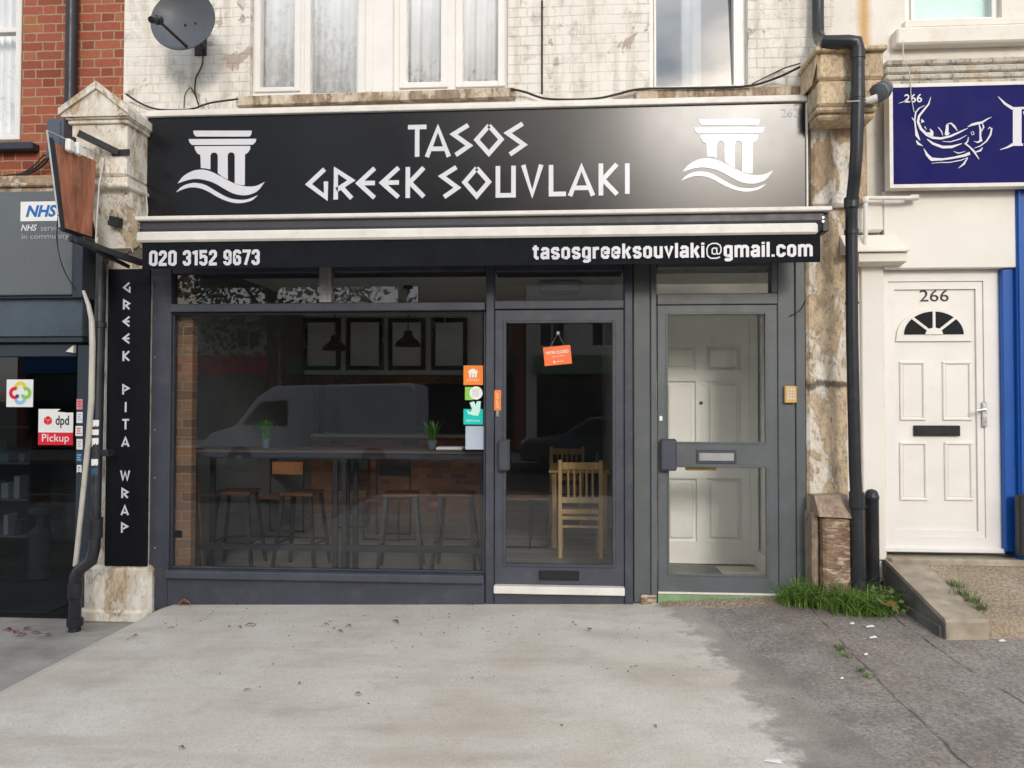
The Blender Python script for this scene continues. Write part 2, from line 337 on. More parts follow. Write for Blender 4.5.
dd = mth(nt, 'ADD', mth(nt, 'SUBTRACT', sx.outputs[0], mth(nt, 'ADD', ey, .10)), mth(nt, 'MULTIPLY', mth(nt, 'SUBTRACT', noise(nt, p, 4.6, 10, .72), .5), .62))
tc_ = ramp(nt, noise(nt, p, 1.4, 8, .62), (.34, (.18, .156, .136)), (.5, (.30, .268, .237)), (.66, (.42, .385, .34)))
tc_ = mixc(nt, ramp(nt, noise(nt, p, 70, 5, .7), (.38, .5), (.62, 0)), tc_, (.09, .08, .07))
c = mixc(nt, ramp(nt, dd, (-.02, 0), (.08, .75), (.30, 1)), c, tc_)
nt.links.new(c, b.inputs['Base Color']); b.inputs['Roughness'].default_value = .8
bump(nt, b, mth(nt, 'ADD', noise(nt, p, 60, 8, .7), mth(nt, 'MULTIPLY', dots, -1)), .25, .004); M['concrete'] = m

# worn tarmac with concrete dust and two wandering seams
m, nt, b = new_mat('worn_tarmac'); p = pos(nt)
c = ramp(nt, noise(nt, p, 1.4, 8, .62), (.34, (.18, .156, .136)), (.5, (.30, .268, .237)), (.66, (.42, .385, .34)))
c = mixc(nt, ramp(nt, noise(nt, p, 2.4, 8, .66, .5), (.47, 0), (.62, .75)), c, (.42, .39, .35))
c = mixc(nt, ramp(nt, noise(nt, p, .8, 6, .6, .3), (.46, 0), (.64, .5)), c, (.27, .205, .16)); c = mixc(nt, ramp(nt, noise(nt, p, 6, 8, .7), (.55, 0), (.68, .6)), c, (.14, .125, .11))
c = mixc(nt, ramp(nt, noise(nt, p, 48, 6, .75), (.40, .7), (.60, 0)), c, (.09, .08, .07)); c = mixc(nt, ramp(nt, noise(nt, p, 38, 5, .75), (.57, 0), (.68, .75)), c, (.52, .49, .44))
v = N(nt, 'ShaderNodeTexVoronoi'); v.inputs['Scale'].default_value = 130; nt.links.new(p, v.inputs[0])
c = mixc(nt, ramp(nt, v.outputs['Distance'], (.15, .35), (.5, 0)), c, (.30, .28, .25))
sx = N(nt, 'ShaderNodeSeparateXYZ'); nt.links.new(p, sx.inputs[0])
wob = mth(nt, 'MULTIPLY', mth(nt, 'SUBTRACT', noise(nt, p, 3.5, 6, .6), .5), .07)
def seam(x0, y0, x1, y1, w, c):
    dx, dy = x1-x0, y1-y0; ln = math.hypot(dx, dy)
    d = mth(nt, 'ADD', mth(nt, 'ADD', mth(nt, 'MULTIPLY', sx.outputs[0], -dy/ln), mth(nt, 'MULTIPLY', sx.outputs[1], dx/ln)), (dy*x0-dx*y0)/ln)
    d = mth(nt, 'ABSOLUTE', mth(nt, 'ADD', d, wob))
    return mixc(nt, mth(nt, 'MULTIPLY', ramp(nt, d, (w*.2, .8), (w*.7, 0)), ramp(nt, noise(nt, p, 6, 5), (.36, .1), (.54, 1))), c, (.035, .035, .028))
ga, gb = G(818, 628), G(925, 735); c = seam(ga.x, ga.y, gb.x, gb.y, .016, c)
ga, gb = G(912, 634, .06), G(1018, 706, .03); c = seam(ga.x, ga.y, gb.x, gb.y, .018, c)
nt.links.new(c, b.inputs['Base Color']); b.inputs['Roughness'].default_value = .85
bump(nt, b, mth(nt, 'ADD', noise(nt, p, 90, 6, .7), mth(nt, 'MULTIPLY', v.outputs['Distance'], .6)), .45, .005); M['tarmac'] = m
M['road'] = pmat('road_asphalt', (.055, .055, .055), .85, .2, 1.2, .3, 60)
M['paving'] = pmat('grey_paving', (.31, .295, .27), .85, .3, 2.4, .35, 50, dirt=.6, dcol=(.16, .15, .13))
M['ground'] = pmat('far_ground', (.10, .10, .09), .9, .15, .4)
m, nt, b = new_mat('brown_aggregate'); p = pos(nt)
v = N(nt, 'ShaderNodeTexVoronoi'); v.inputs['Scale'].default_value = 44; nt.links.new(p, v.inputs[0])
c = ramp(nt, noise(nt, p, 3, 7, .65), (.3, (.22, .165, .11)), (.5, (.33, .26, .18)), (.7, (.42, .35, .26)))
c = mixc(nt, mth(nt, 'MULTIPLY', v.outputs['Color'], .35), c, (.42, .35, .265)); c = mixc(nt, ramp(nt, v.outputs['Distance'], (.35, 0), (.75, .5)), c, (.17, .13, .09))
c = mixc(nt, ramp(nt, noise(nt, p, 6, 6), (.52, 0), (.7, .5)), c, (.15, .115, .08))
nt.links.new(c, b.inputs['Base Color']); b.inputs['Roughness'].default_value = .9
bump(nt, b, mth(nt, 'MULTIPLY', v.outputs['Distance'], -1), .9, .012); M['ramp'] = m
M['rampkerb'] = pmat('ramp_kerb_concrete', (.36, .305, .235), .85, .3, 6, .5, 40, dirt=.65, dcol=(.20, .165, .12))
M['rampside'] = pmat('dark_concrete', (.13, .125, .115), .85, .25, 6, .4, 40)  # ramp side, darker and greyer than the kerb
M['oldbrick'] = flaking('spalled_brick', (.24, .15, .10), (.60, .49, .38), .52, 5, .7, zs=4.5)
M['corniceR'] = flaking('weathered_cornice', (.33, .30, .26), (.56, .53, .47), .42, 9, .7, soot=.7)
M['teal_d'] = pmat('dark_teal_print', (.03, .085, .15), .5, .05, 4)
M['leaf_red'] = pmat('red_leaf', (.22, .03, .025), .8, .3, 30)
m, nt, b = new_mat('grey_floorboards'); p = pos(nt)
sx = N(nt, 'ShaderNodeSeparateXYZ'); nt.links.new(p, sx.inputs[0])
yy = mth(nt, 'DIVIDE', sx.outputs[1], .14); fr = mth(nt, 'FRACT', yy); wn_ = N(nt, 'ShaderNodeTexWhiteNoise', noise_dimensions='1D'); nt.links.new(mth(nt, 'FLOOR', yy), wn_.inputs['W'])
c = ramp(nt, wn_.outputs[0], (0, (.32, .30, .27)), (1, (.46, .435, .39)))
c = mixc(nt, ramp(nt, noise(nt, scaled(nt, p, (1, 12, 1)), 4, 6), (.4, 0), (.7, .5)), c, (.17, .15, .125))
c = mixc(nt, ramp(nt, mth(nt, 'ABSOLUTE', mth(nt, 'SUBTRACT', fr, .5)), (.47, 0), (.49, .8)), c, (.05, .045, .04))
nt.links.new(c, b.inputs['Base Color']); b.inputs['Roughness'].default_value = .45; M['floor'] = m

# ------------------------------------------------------------------ mesh builder
ORG = {}
class MB:
    def __init__(s): s.bm = bmesh.new()
    def box(s, x0, x1, y0, y1, z0, z1, bev=.003, mat=None):
        if x1 < x0: x0, x1 = x1, x0
        if y1 < y0: y0, y1 = y1, y0
        if z1 < z0: z0, z1 = z1, z0
        T = Matrix.Translation(((x0+x1)/2, (y0+y1)/2, (z0+z1)/2)) @ Matrix.Diagonal((x1-x0, y1-y0, z1-z0, 1))
        if mat: T = mat @ T
        r = bmesh.ops.create_cube(s.bm, size=1, matrix=T)
        bev = min(bev, .3*min(x1-x0, y1-y0, z1-z0))
        if bev > 0:
            es = list({e for v in r['verts'] for e in v.link_edges})
            bmesh.ops.bevel(s.bm, geom=es, offset=bev, segments=1, affect='EDGES', profile=.5)
        return s
    def prect(s, a, b, c, d, y0, y1, bev=.003):
        x0, x1, z0, z1 = rect(a, b, c, d, y0); return s.box(x0, x1, y0, y1, z0, z1, bev)
    def prism(s, pts, y0, y1, axis='y', n2=None):
        """outline in the x-z plane (axis y), y-z plane (axis x) or x-y plane (axis z), given depth"""
        def V(p, d):
            return {'y': Vector((p[0], d, p[1])), 'x': Vector((d, p[0], p[1])), 'z': Vector((p[0], p[1], d))}[axis]
        a = [s.bm.verts.new(V(p, y0)) for p in pts]; q = [s.bm.verts.new(V(p, y1)) for p in pts]
        for t in tessellate_polygon([[Vector((p[0], p[1], 0)) for p in pts]]):
            try: s.bm.faces.new([a[i] for i in t]); s.bm.faces.new([q[i] for i in reversed(t)])
            except ValueError: pass
        n = len(pts)
        for i in range(n):
            s.bm.faces.new((a[i], a[(i+1) % n], q[(i+1) % n], q[i]))
        return s
    def tube(s, pts, r, seg=10, caps=True, mat=None):
        pts = [Vector(p) for p in pts]; n = len(pts)
        rr = r if isinstance(r, (list, tuple)) else [r]*n
        up = Vector((.13, .31, .94)).normalized(); rings = []
        for i in range(n):
            a = (pts[i]-pts[i-1]).normalized() if i else (pts[1]-pts[0]).normalized()
            b = (pts[i+1]-pts[i]).normalized() if i < n-1 else a
            t = (a+b)
            t = t.normalized() if t.length > 1e-6 else a
            if i == 0:
                u = t.cross(up)
                if u.length < .05: u = t.cross(Vector((1, 0, 0)))
            else: u = pu-t*pu.dot(t)
            u.normalize(); pu = u; v = t.cross(u).normalized(); k = 1/max(.5, t.dot(a))
            ring = []
            for j in range(seg):
                th = 2*math.pi*j/seg; p = pts[i]+(u*math.cos(th)+v*math.sin(th))*rr[i]*(1+(k-1)*.5)
                if mat: p = mat @ p
                ring.append(s.bm.verts.new(p))
            rings.append(ring)
        for i in range(n-1):
            for j in range(seg):
                s.bm.faces.new((rings[i][j], rings[i][(j+1) % seg], rings[i+1][(j+1) % seg], rings[i+1][j]))
        if caps: s.bm.faces.new(rings[0]); s.bm.faces.new(rings[-1])
        return s
    def lathe(s, prof, c=(0, 0, 0), seg=20, mat=None):
        c = Vector(c); rings = []
        for r, z in prof:
            ring = []
            for j in range(seg):
                p = c+Vector((r*math.cos(2*math.pi*j/seg), r*math.sin(2*math.pi*j/seg), z))
                ring.append(s.bm.verts.new(mat @ p if mat else p))
            rings.append(ring)
        for i in range(len(prof)-1):
            for j in range(seg): s.bm.faces.new((rings[i][j], rings[i][(j+1) % seg], rings[i+1][(j+1) % seg], rings[i+1][j]))
        s.bm.faces.new(rings[0]); s.bm.faces.new(rings[-1]); return s
    def quad(s, *p):
        s.bm.faces.new([s.bm.verts.new(Vector(q)) for q in p]); return s
    def hexa(s, a, b):
        """two quads of corresponding corners joined into a solid"""
        A = [s.bm.verts.new(Vector(q)) for q in a]; B = [s.bm.verts.new(Vector(q)) for q in b]
        s.bm.faces.new(A); s.bm.faces.new(B[::-1])
        for i in range(4): s.bm.faces.new((A[i], A[(i+1) % 4], B[(i+1) % 4], B[i]))
        return s
    def ribbon(s, pts, w, y0, y1, lim=2.2):
        """flat stroke on a facade plane: pts in (x, z), width or list of widths"""
        P = [Vector((p[0], p[1])) for p in pts]; n = len(P); ww = w if isinstance(w, (list, tuple)) else [w]*n
        Lf, Rt = [], []
        for i in range(n):
            a = (P[i]-P[i-1]).normalized() if i else (P[1]-P[0]).normalized()
            b = (P[i+1]-P[i]).normalized() if i < n-1 else a
            na, nb = Vector((-a.y, a.x)), Vector((-b.y, b.x)); m_ = na+nb
            m_ = m_.normalized() if m_.length > 1e-5 else na
            k = min(lim, 1/max(.05, m_.dot(na)))
            Lf.append(P[i]+m_*k*ww[i]/2); Rt.append(P[i]-m_*k*ww[i]/2)
        mk = lambda q, y: s.bm.verts.new((q.x, y, q.y))
        f = [(mk(l, y0), mk(r_, y0), mk(l, y1), mk(r_, y1)) for l, r_ in zip(Lf, Rt)]
        for i in range(n-1):
            a, b = f[i], f[i+1]
            for q in ((a[0], a[1], b[1], b[0]), (a[2], b[2], b[3], a[3]), (a[0], b[0], b[2], a[2]), (a[1], a[3], b[3], b[1])): s.bm.faces.new(q)
        for a in (f[0], f[-1]): s.bm.faces.new((a[0], a[1], a[3], a[2]))
        return s
    def text(s, body, x0, x1, z0, z1, y, th=.002, off=0.0, shear=0.0, mat=None, fat=0, space=1.0):
        cu = bpy.data.curves.new('t', 'FONT'); cu.body = body; cu.extrude = .02; cu.offset = off; cu.shear = shear; cu.resolution_u = 3; cu.space_character = space
        ob = bpy.data.objects.new('t', cu); COL.objects.link(ob); dg = bpy.context.evaluated_depsgraph_get(); dg.update()
        me = bpy.data.meshes.new_from_object(ob.evaluated_get(dg))
        vs = [v.co.copy() for v in me.vertices]
        a, b = min(v.x for v in vs), max(v.x for v in vs); c, d = min(v.y for v in vs), max(v.y for v in vs)
        for kx in ((0,) if not fat else (-1, -.5, 0, .5, 1)):      # heavy condensed face: thicker uprights
            out = []
            for v in vs:
                p = Vector((x0+fat*abs(1)+(v.x-a)/(b-a)*(x1-x0-2*fat)+kx*fat, y-(th+kx*.0002 if v.z > 0 else 0), z0+(v.y-c)/(d-c)*(z1-z0)+(abs(kx)*2-1)*fat*.35))
                out.append(s.bm.verts.new(mat @ p if mat else p))
            for pl in me.polygons:
                try: s.bm.faces.new([out[i] for i in pl.vertices])
                except ValueError: pass
        bpy.data.objects.remove(ob); bpy.data.curves.remove(cu); bpy.data.meshes.remove(me); return s
    def build(s, name, mat, parent=None, smooth=False, local=False, keep=False):
        bm = s.bm; bmesh.ops.recalc_face_normals(bm, faces=bm.faces)
        if parent is not None: o0 = Vector((0, 0, 0)) if local else ORG[parent.name]
        elif local: o0 = Vector((0, 0, 0))
        else:
            vs = [v.co for v in bm.verts]
            o0 = Vector(((min(v.x for v in vs)+max(v.x for v in vs))/2, (min(v.y for v in vs)+max(v.y for v in vs))/2, min(v.z for v in vs)))
        bm.transform(Matrix.Translation(-o0))
        me = bpy.data.meshes.new(name); bm.to_mesh(me); bm.free(); me.materials.append(M[mat] if isinstance(mat, str) else mat)
        if smooth:
            me.polygons.foreach_set('use_smooth', [True]*len(me.polygons))
            try: me.set_sharp_from_angle(angle=R(40))
            except Exception: pass
        o = bpy.data.objects.new(name, me); COL.objects.link(o)
        ORG[o.name] = o0.copy()
        if parent is not None:
            o.parent = parent
        else: o.location = o0
        return o
def fixchild(o): return o
def tag(o, label=None, cat=None, group=None, kind=None):
    if label: o['label'] = label
    if cat: o['category'] = cat
    if group: o['group'] = group
    if kind: o['kind'] = kind
    return o
def thing(name, loc, label, cat, group=None):
    o = bpy.data.objects.new(name, None); COL.objects.link(o); o.location = loc; o.empty_display_size = .1
    ORG[o.name] = Vector(loc); return tag(o, label, cat, group)
def copy_tree(o, parent=None):
    c = o.copy(); COL.objects.link(c); c.parent = parent
    for ch in [x for x in KIDS.get(o.name, [])]: copy_tree(ch, c)
    return c
KIDS = {}
def index_kids():
    KIDS.clear()
    for o in COL.objects:
        if o.parent: KIDS.setdefault(o.parent.name, []).append(o)
def cells(b, x0, x1, z0, z1, holes, y0, y1):
    xs = sorted({x0, x1, *[h[0] for h in holes], *[h[1] for h in holes]}); zs = sorted({z0, z1, *[h[2] for h in holes], *[h[3] for h in holes]})
    xs = [x for x in xs if x0 <= x <= x1]; zs = [z for z in zs if z0 <= z <= z1]
    for i in range(len(xs)-1):
        run = None
        for j in range(len(zs)-1):
            cx, cz = (xs[i]+xs[i+1])/2, (zs[j]+zs[j+1])/2
            if any(h[0] < cx < h[1] and h[2] < cz < h[3] for h in holes):
                if run is not None: b.box(xs[i], xs[i+1], y0, y1, run, zs[j], 0); run = None
            elif run is None: run = zs[j]
        if run is not None: b.box(xs[i], xs[i+1], y0, y1, run, zs[-1], 0)
# ------------------------------------------------------------------ the setting
def gz(x, y):
    s = .02*(x+.6) if x < .6 else .024+(.022+.038*max(0, min(1, (y+1.3)/1.3)))*min(x-.6, 3.0)
    return s*max(0, min(1, (y+7)/4))
b = MB(); b.box(-900, 900, -900, 900, -.9, -.30, 0)
tag(b.build('ground', 'ground'), 'wide flat ground under the whole street', 'ground', kind='structure')
def sheet(xs_of_y, ys, dz, nx=40):
    b = MB(); rows = []
    for y in ys:
        x0, x1 = xs_of_y(y); rows.append([b.bm.verts.new((x0+(x1-x0)*i/nx, y, gz(x0+(x1-x0)*i/nx, y)+dz)) for i in range(nx+1)])
    for a, c in zip(rows, rows[1:]):
        for i in range(nx): b.bm.faces.new((a[i], a[i+1], c[i+1], c[i]))
    return b, rows
ysl = [-6.9+i*.075 for i in range(int(7.15/.075))]
b, rows = sheet(lambda y: (-3.0, 14), ysl, 0, 60)
tag(b.build('pavement', 'tarmac'), 'worn grey tarmac pavement with dusty patches and cracks', 'pavement', kind='structure')
rr = random.Random(3)
jit = {}
def slab_edge(y):
    k = round(y/.075)
    if k not in jit: jit[k] = rr.uniform(-.018, .018)
    # right edge wanders from the door post out to the street
    pts = [(.3, .72), (0.0, .735), (-.5, .745), (-1.0, .80), (-1.35, .92), (-1.7, .97), (-2.1, 1.00), (-2.6, 1.10), (-3.4, 1.25), (-7, 1.5)]
    for (ya, xa), (yb, xb) in zip(pts, pts[1:]):
        if yb <= y <= ya: return (-3.13, xa+(xb-xa)*(ya-y)/(ya-yb)+.32)
    return (-3.13, 1.85)
b, rows = sheet(slab_edge, ysl, .004, 46)
for a, c in zip(rows, rows[1:]):            # sloping left edge down to the lower pavement, thin lip on the right
    e = [v.co for v in (a[0], c[0])]
    l0, l1 = b.bm.verts.new((e[0].x-.11, e[0].y, e[0].z-.035)), b.bm.verts.new((e[1].x-.11, e[1].y, e[1].z-.035))
    b.bm.faces.new((a[0], c[0], l1, l0)); l2, l3 = b.bm.verts.new((e[0].x-.13, e[0].y, -.20)), b.bm.verts.new((e[1].x-.13, e[1].y, -.20)); b.bm.faces.new((l0, l1, l3, l2))
    r0, r1 = (b.bm.verts.new((v.co.x, v.co.y, v.co.z-.02)) for v in (a[-1], c[-1])); b.bm.faces.new((a[-1], r0, r1, c[-1]))
tag(b.build('forecourt', 'concrete', smooth=False), 'pale concrete forecourt slab in front of the dark shopfront', 'forecourt', kind='structure')
b = MB(); b.box(-14, -2.9, -6.9, .6, -.29, -.185, 0)
tag(b.build('lower_pavement', 'paving'), 'lower grey pavement beside the concrete forecourt', 'pavement', kind='structure')
b = MB(); b.box(-40, 40, -7.05, -6.9, -.29, -.06, .015); b.box(-40, 40, -15.4, -15.25, -.29, -.12, .015)
tag(b.build('kerb', 'rampkerb'), 'concrete kerb stones along the road', 'kerb', kind='structure')
b = MB(); b.box(-60, 60, -15.25, -7.05, -.298, -.24, 0)
tag(b.build('road', 'road'), 'asphalt road across the street', 'road', kind='structure')
b = MB(); b.box(-60, 60, -19.6, -15.4, -.298, -.13, 0)
tag(b.build('far_pavement', 'paving'), 'pavement on the far side of the road', 'pavement', kind='structure')

b = MB(); rr = random.Random(2); nx, ny = 70, 8; gg = []
for i in range(nx+1):
    row = []
    for j in range(ny+1):
        x = .70+1.0*i/nx; y = -.012-.17*j/ny+.02*math.sin(x*9); e = min(1, 3*min(i, nx-i)/nx*3)*(1-(j/ny)**2)
        row.append(b.bm.verts.new((x, y, gz(x, y)-.004+.028*e*rr.uniform(.55, 1.1))))
    gg.append(row)
for i in range(nx):
    for j in range(ny): b.bm.faces.new((gg[i][j], gg[i+1][j], gg[i+1][j+1], gg[i][j+1]))
tag(b.build('soil', 'ramp'), 'strip of brown dirt and crumbs along the grey entrance threshold', 'dirt', kind='stuff')

# ------------------------------------------------------------------ terrace buildings
xA, xB = X(124, 0, 50), X(834, 0, 30)            # red | white | cream
TOP = 8.2
def upvc(root, px, glass, y, name='window', frame='white_pvc', glassmat='glass_up', zt=None, lean=.004, sash=.05):
    """one window: frame round several lights, reaching above the picture; px = outer (x0,x1,ybottom), glass = [(x0,x1,yb)]"""
    x0, x1 = X(px[0], y, 45), X(px[1], y, 45); z0 = Z(px[2], y, (px[0]+px[1])/2); zt = zt or z0+1.75
    gl = [(X(a, y, 45), X(c, y, 45), Z(d, y, (a+c)/2)) for a, c, d in glass]
    fr = MB(); cells(fr, x0, x1, z0, zt, [(a, c, d, zt-.09) for a, c, d in gl], y, y+.06)
    f = fr.build(name, frame, root)
    for a, c, d in gl:                          # raised casement round each light
        s_ = MB(); t = sash; e = .006
        for q in ((a-t, a, d-t, zt-.09+t), (c, c+t, d-t, zt-.09+t), (a-.002, c+.002, d-t, d), (a-.002, c+.002, zt-.09, zt-.09+t)): s_.box(q[0], q[1], y-.018, y-.0005, q[2]+e, q[3]-e, .005)
        s_.build('casement', frame, f)
        g = MB(); k = .016 if not lean else lean; A_ = lambda y_: [(a-.005, y_, d-.005), (c+.005, y_, d-.005), (c+.005, y_+k*(zt-d), zt-.085), (a-.005, y_+k*(zt-d), zt-.085)]
        g.hexa(A_(y+.018), A_(y+.024)); g.build('pane', glassmat, f)
    return f, gl, zt
# --- red brick building
BL = thing('brick_building', (-7, 2, -.2), 'red brick building with black downpipe over the pharmacy', 'building')
wy = 0.0; wx1 = X(22, wy, 70); wz0 = Z(142, wy, 10)
b = MB(); cells(b, -13, xA, Z(182, 0, 30), TOP, [(X(-60, .06, 70)+.01, wx1, wz0, wz0+1.74)], 0, .3); b.build('wall', 'brick', BL)
b = MB(); b.box(-13, -12.7, .3, 8, -.2, TOP, 0); b.box(-13, xA, 8, 8.3, -.2, TOP, 0); b.box(-13, xA, .3, 8, TOP-.2, TOP, 0); b.box(-12.7, xA, .3, 8, 2.9, 3.1, 0); b.build('shell', 'iwall', BL)
f, gl, zt = upvc(BL, (-60, 22, 142), [(-50, 17, 136)], .06)
x0, x1 = X(-60, .06, 70), X(22, .06, 70)
b = MB(); b.box(x0, x1, .05, .12, Z(33, .06, 5), Z(28, .06, 5), .004); b.build('glazing_bar', 'white_pvc', f)
b = MB()
for i in range(40): 
    xa = x0+(x1-x0)*i/40; b.hexa([(xa, .22+.02*math.sin(i*1.7), wz0), (xa+(x1-x0)/40, .22+.02*math.sin(i*1.7+1.7), wz0), (xa+(x1-x0)/40, .22+.02*math.sin(i*1.7+1.7), wz0+1.8), (xa, .22+.02*math.sin(i*1.7), wz0+1.8)],
      [(xa, .225+.02*math.sin(i*1.7), wz0), (xa+(x1-x0)/40, .225+.02*math.sin(i*1.7+1.7), wz0), (xa+(x1-x0)/40, .225+.02*math.sin(i*1.7+1.7), wz0+1.8), (xa, .225+.02*math.sin(i*1.7), wz0+1.8)])
b.build('curtain', 'curtain', f)
b = MB(); b.prect(-70, 142.5, 32, 150, -.09, .02, .008); b.build('sill', 'darkframe', BL)
b = MB(); b.prect(-300, 178, 60, 196, -.13, .25, .01); b.prect(-300, 185, 60, 189, -.16, -.12, .01); b.build('ledge', 'stone_ledge', BL)

# --- white painted building (upper storey over the souvlaki shop)
WB = thing('white_brick_building', ((xA+xB)/2, 2, 0), 'white painted brick building above the black shop sign', 'building')
gy = .07
h1 = (X(250, 0, 45), X(508, 0, 45), Z(93, 0, 380), Z(93, 0, 380)+1.9); h2 = (X(650, 0, 45), X(748, 0, 45), Z(90, 0, 700), Z(90, 0, 700)+1.9)
b = MB(); cells(b, xA, xB, Z(262, 0, 480), TOP, [h1, h2], 0, .3); b.build('wall', 'wbrick', WB)
f1, gl1, zt1 = upvc(WB, (250, 390, 95), [(261, 295, 87), (311, 357, 93)], gy)
f2, gl2, zt2 = upvc(WB, (393, 508, 90), [(407, 441, 82), (463, 498, 81)], gy-.01, sash=.06)
b = MB(); b.box(X(358, 0, 45), X(393, 0, 45), -.01, .2, Z(94, 0, 380), zt1, .006); b.box(X(366, 0, 45), X(374, 0, 45), -.03, -.009, Z(94, 0, 380)+.003, zt1, .006); b.build('mullion', 'white_pvc', WB)
f3, gl3, zt3 = upvc(WB, (650, 748, 90), [(656, 733, 86)], gy, sash=.02, lean=.075, glassmat='glass_sky')
def curtain(x0, x1, z0, z1, y, amp, wl, parent, name='curtain'):
    b = MB(); n = int((x1-x0)/.012); pts = []
    for i in range(n+1):
        x = x0+(x1-x0)*i/n; pts.append((x, y+amp*math.sin(x/wl*6.28+1.4*math.sin(x*5))+amp*.4*math.sin(x/wl*15)))
    for (xa, ya), (xc, yc) in zip(pts, pts[1:]):
        b.quad((xa, ya, z0), (xc, yc, z0), (xc, yc, z1), (xa, ya, z1))
    bmesh.ops.remove_doubles(b.bm, verts=b.bm.verts, dist=1e-4)
    o = b.build(name, 'curtain', parent, True); md = o.modifiers.new('t', 'SOLIDIFY'); md.thickness = .003; return o
curtain(h1[0], X(390, 0, 45), h1[2]-.05, h1[3], .20, .010, .16, f1)
curtain(X(398, 0, 45), h1[1], h1[2]-.05, h1[3], .20, .014, .11, f2)
curtain(X(681, .3, 45), X(702, .3, 45), h2[2]-.05, h2[3], .33, .02, .10, f3)
b = MB(); lz = Z(93, 0, 380)
b.prism([(X(236, -.07, 100), Z(103, -.07, 370)+.01), (X(236, -.07, 100), Z(93, -.07, 370)), (X(515, -.07, 100), Z(93, -.07, 370)+.015), (X(515, -.07, 100), Z(101, -.07, 370)+.01)], -.07, .02)
b.prect(636, 88, 800, 97, -.05, .02, .006); b.build('sill', 'stone_ledge', WB)
b = MB(); b.prect(541, 0, 543, 94, -.006, .02, .001); b.build('joint', 'cable', WB)
# rooms behind the upper windows and the ground floor shell
FZ, CZ = .05, 2.92
xl, xr = -3.45, .60
b = MB(); b.box(xA-.2, xB+.15, 2.5, 2.7, 3.1, TOP-.3, 0); b.box(xA-.2, xB+.15, .3, 2.7, TOP-.3, TOP-.1, 0); b.box(xA-.2, xA, .3, 2.5, 3.1, TOP-.3, 0); b.box(xB, xB+.15, .3, 2.5, 3.1, TOP-.3, 0)
b.box(X(560, 0, 40), X(566, 0, 40)+.06, .3, 2.5, 3.1, TOP-.3, 0); b.build('upper_room', 'iwall_w', WB)
b = MB(); b.box(xl-.04, 2.1, .06, 7.2, -.18, FZ, 0); b.build('shop_floor', 'floor', WB)
b = MB(); b.box(xl-.04, 2.1, .30, 7.2, CZ, 3.1, 0); b.build('shop_ceiling', 'ceil', WB)
b = MB(); b.box(xl-.04, xl, .10, 7.0, FZ, CZ, 0); b.build('shop_side_wall', 'iwall', WB)
b = MB(); b.box(xl-.04, 2.0, 5.6, 5.8, FZ, CZ, 0); b.build('shop_back_wall', 'iwall', WB)
b = MB(); b.box(xr, xr+.06, .12, 7.0, FZ, CZ, 0); b.build('shop_partition', 'porch_white', WB)
b = MB(); b.box(xr+.06, 1.98, 1.20, 1.3, FZ, CZ, 0); b.box(1.80, 2.0, .12, 1.20, FZ, CZ, 0); b.build('porch_wall', 'porch_white', WB)
b = MB(); b.box(1.745, 1.80, .13, 1.19, FZ+.04, FZ+.2, .008); b.build('porch_skirting', 'door_cream', WB)
b = MB(); b.box(xr+.06, 1.80, .10, 1.20, FZ+.0005, FZ+.05, 0); b.build('porch_floor', 'terracotta', WB)
b = MB(); b.box(xA, xB, 7.3, 7.6, -.2, TOP, 0); b.build('rear_wall', 'wbrick', WB)

# --- cream building
CB = thing('cream_building', (4.5, 2, .2), 'cream rendered building above the blue fish sign', 'building')
cw = (X(905, 0, 20), X(1002, 0, 20), Z(25, 0, 955), Z(25, 0, 955)+1.5)
dxa, dxb = X(884, .02, 400), X(1003.5, .02, 400)
doorz = Z(267, .02, 940)
b = MB(); cells(b, xB, 12, -.2, TOP, [cw, (dxa, dxb, -.2, doorz), (dxb, 11, -.2, doorz)], 0, .3); b.build('wall', 'cream_stained', CB)
b = MB(); b.box(xB+.16, 12, 3, 3.3, -.2, TOP, 0); b.box(xB+.16, 12, .3, 3, TOP-.2, TOP, 0); b.box(11.8, 12, .3, 3, -.2, TOP, 0); b.box(xB+.16, 11.8, .3, 3, 3.0, 3.1, 0); b.build('shell', 'iwall_w', CB)
f4, gl4, _ = upvc(CB, (905, 1004, 25), [(914, 991, 18)], .05, sash=.03)
b = MB(); b.box(cw[0], cw[1], .12, .13, cw[2], cw[3], 0); b.build('blind', 'mint', f4)
b = MB(); b.prect(897, 25, 1040, 42, -.10, .05, .012); b.prect(905, 18, 1040, 25.5, -.04, .05, .006); b.build('sill', 'cream_wall', CB)
b = MB()
for i, (a, c, d) in enumerate(((54, 60, .06), (61, 68, .10), (69, 75, .13), (75.5, 81, .15))): b.prect(886, a, 1300, c+.3, -d, .02, .012)
b.build('cornice', 'corniceR', CB)
b = MB(); b.prect(884, 190, 1018, 268, -.06, .02, .006); b.build('panel', 'cream_smooth', CB)
b = MB(); b.prect(862.5, 251, 884.5, 560, -.03, .28, .006); b.build('door_reveal', 'cream_smooth', CB)
x0, x1, z0, z1 = rect(847, 231, 911, 251, -.20)
b = MB(); b.hexa([(x0, -.19, z0+.012), (x1, -.19, z0+.012), (x1-.05, -.06, z1), (x0, -.06, z1)], [(x0, -.19, z0), (x1, -.19, z0), (x1-.05, .0, z0), (x0, .0, z0)]); b.prism([(-.03, z0-.012), (-.16, z0-.004), (-.16, z0-.07), (-.03, z0-.09)], x0+.1, x1-.01, 'x'); b.build('hood', 'cream_wall', CB)
x0, x1, z0, z1 = rect(848, 196, 884, 232, -.07); b = MB(); b.box(x0, x1, -.07, .02, z0, z1, .02); b.build('plaster_patch', 'cream_wall', CB)

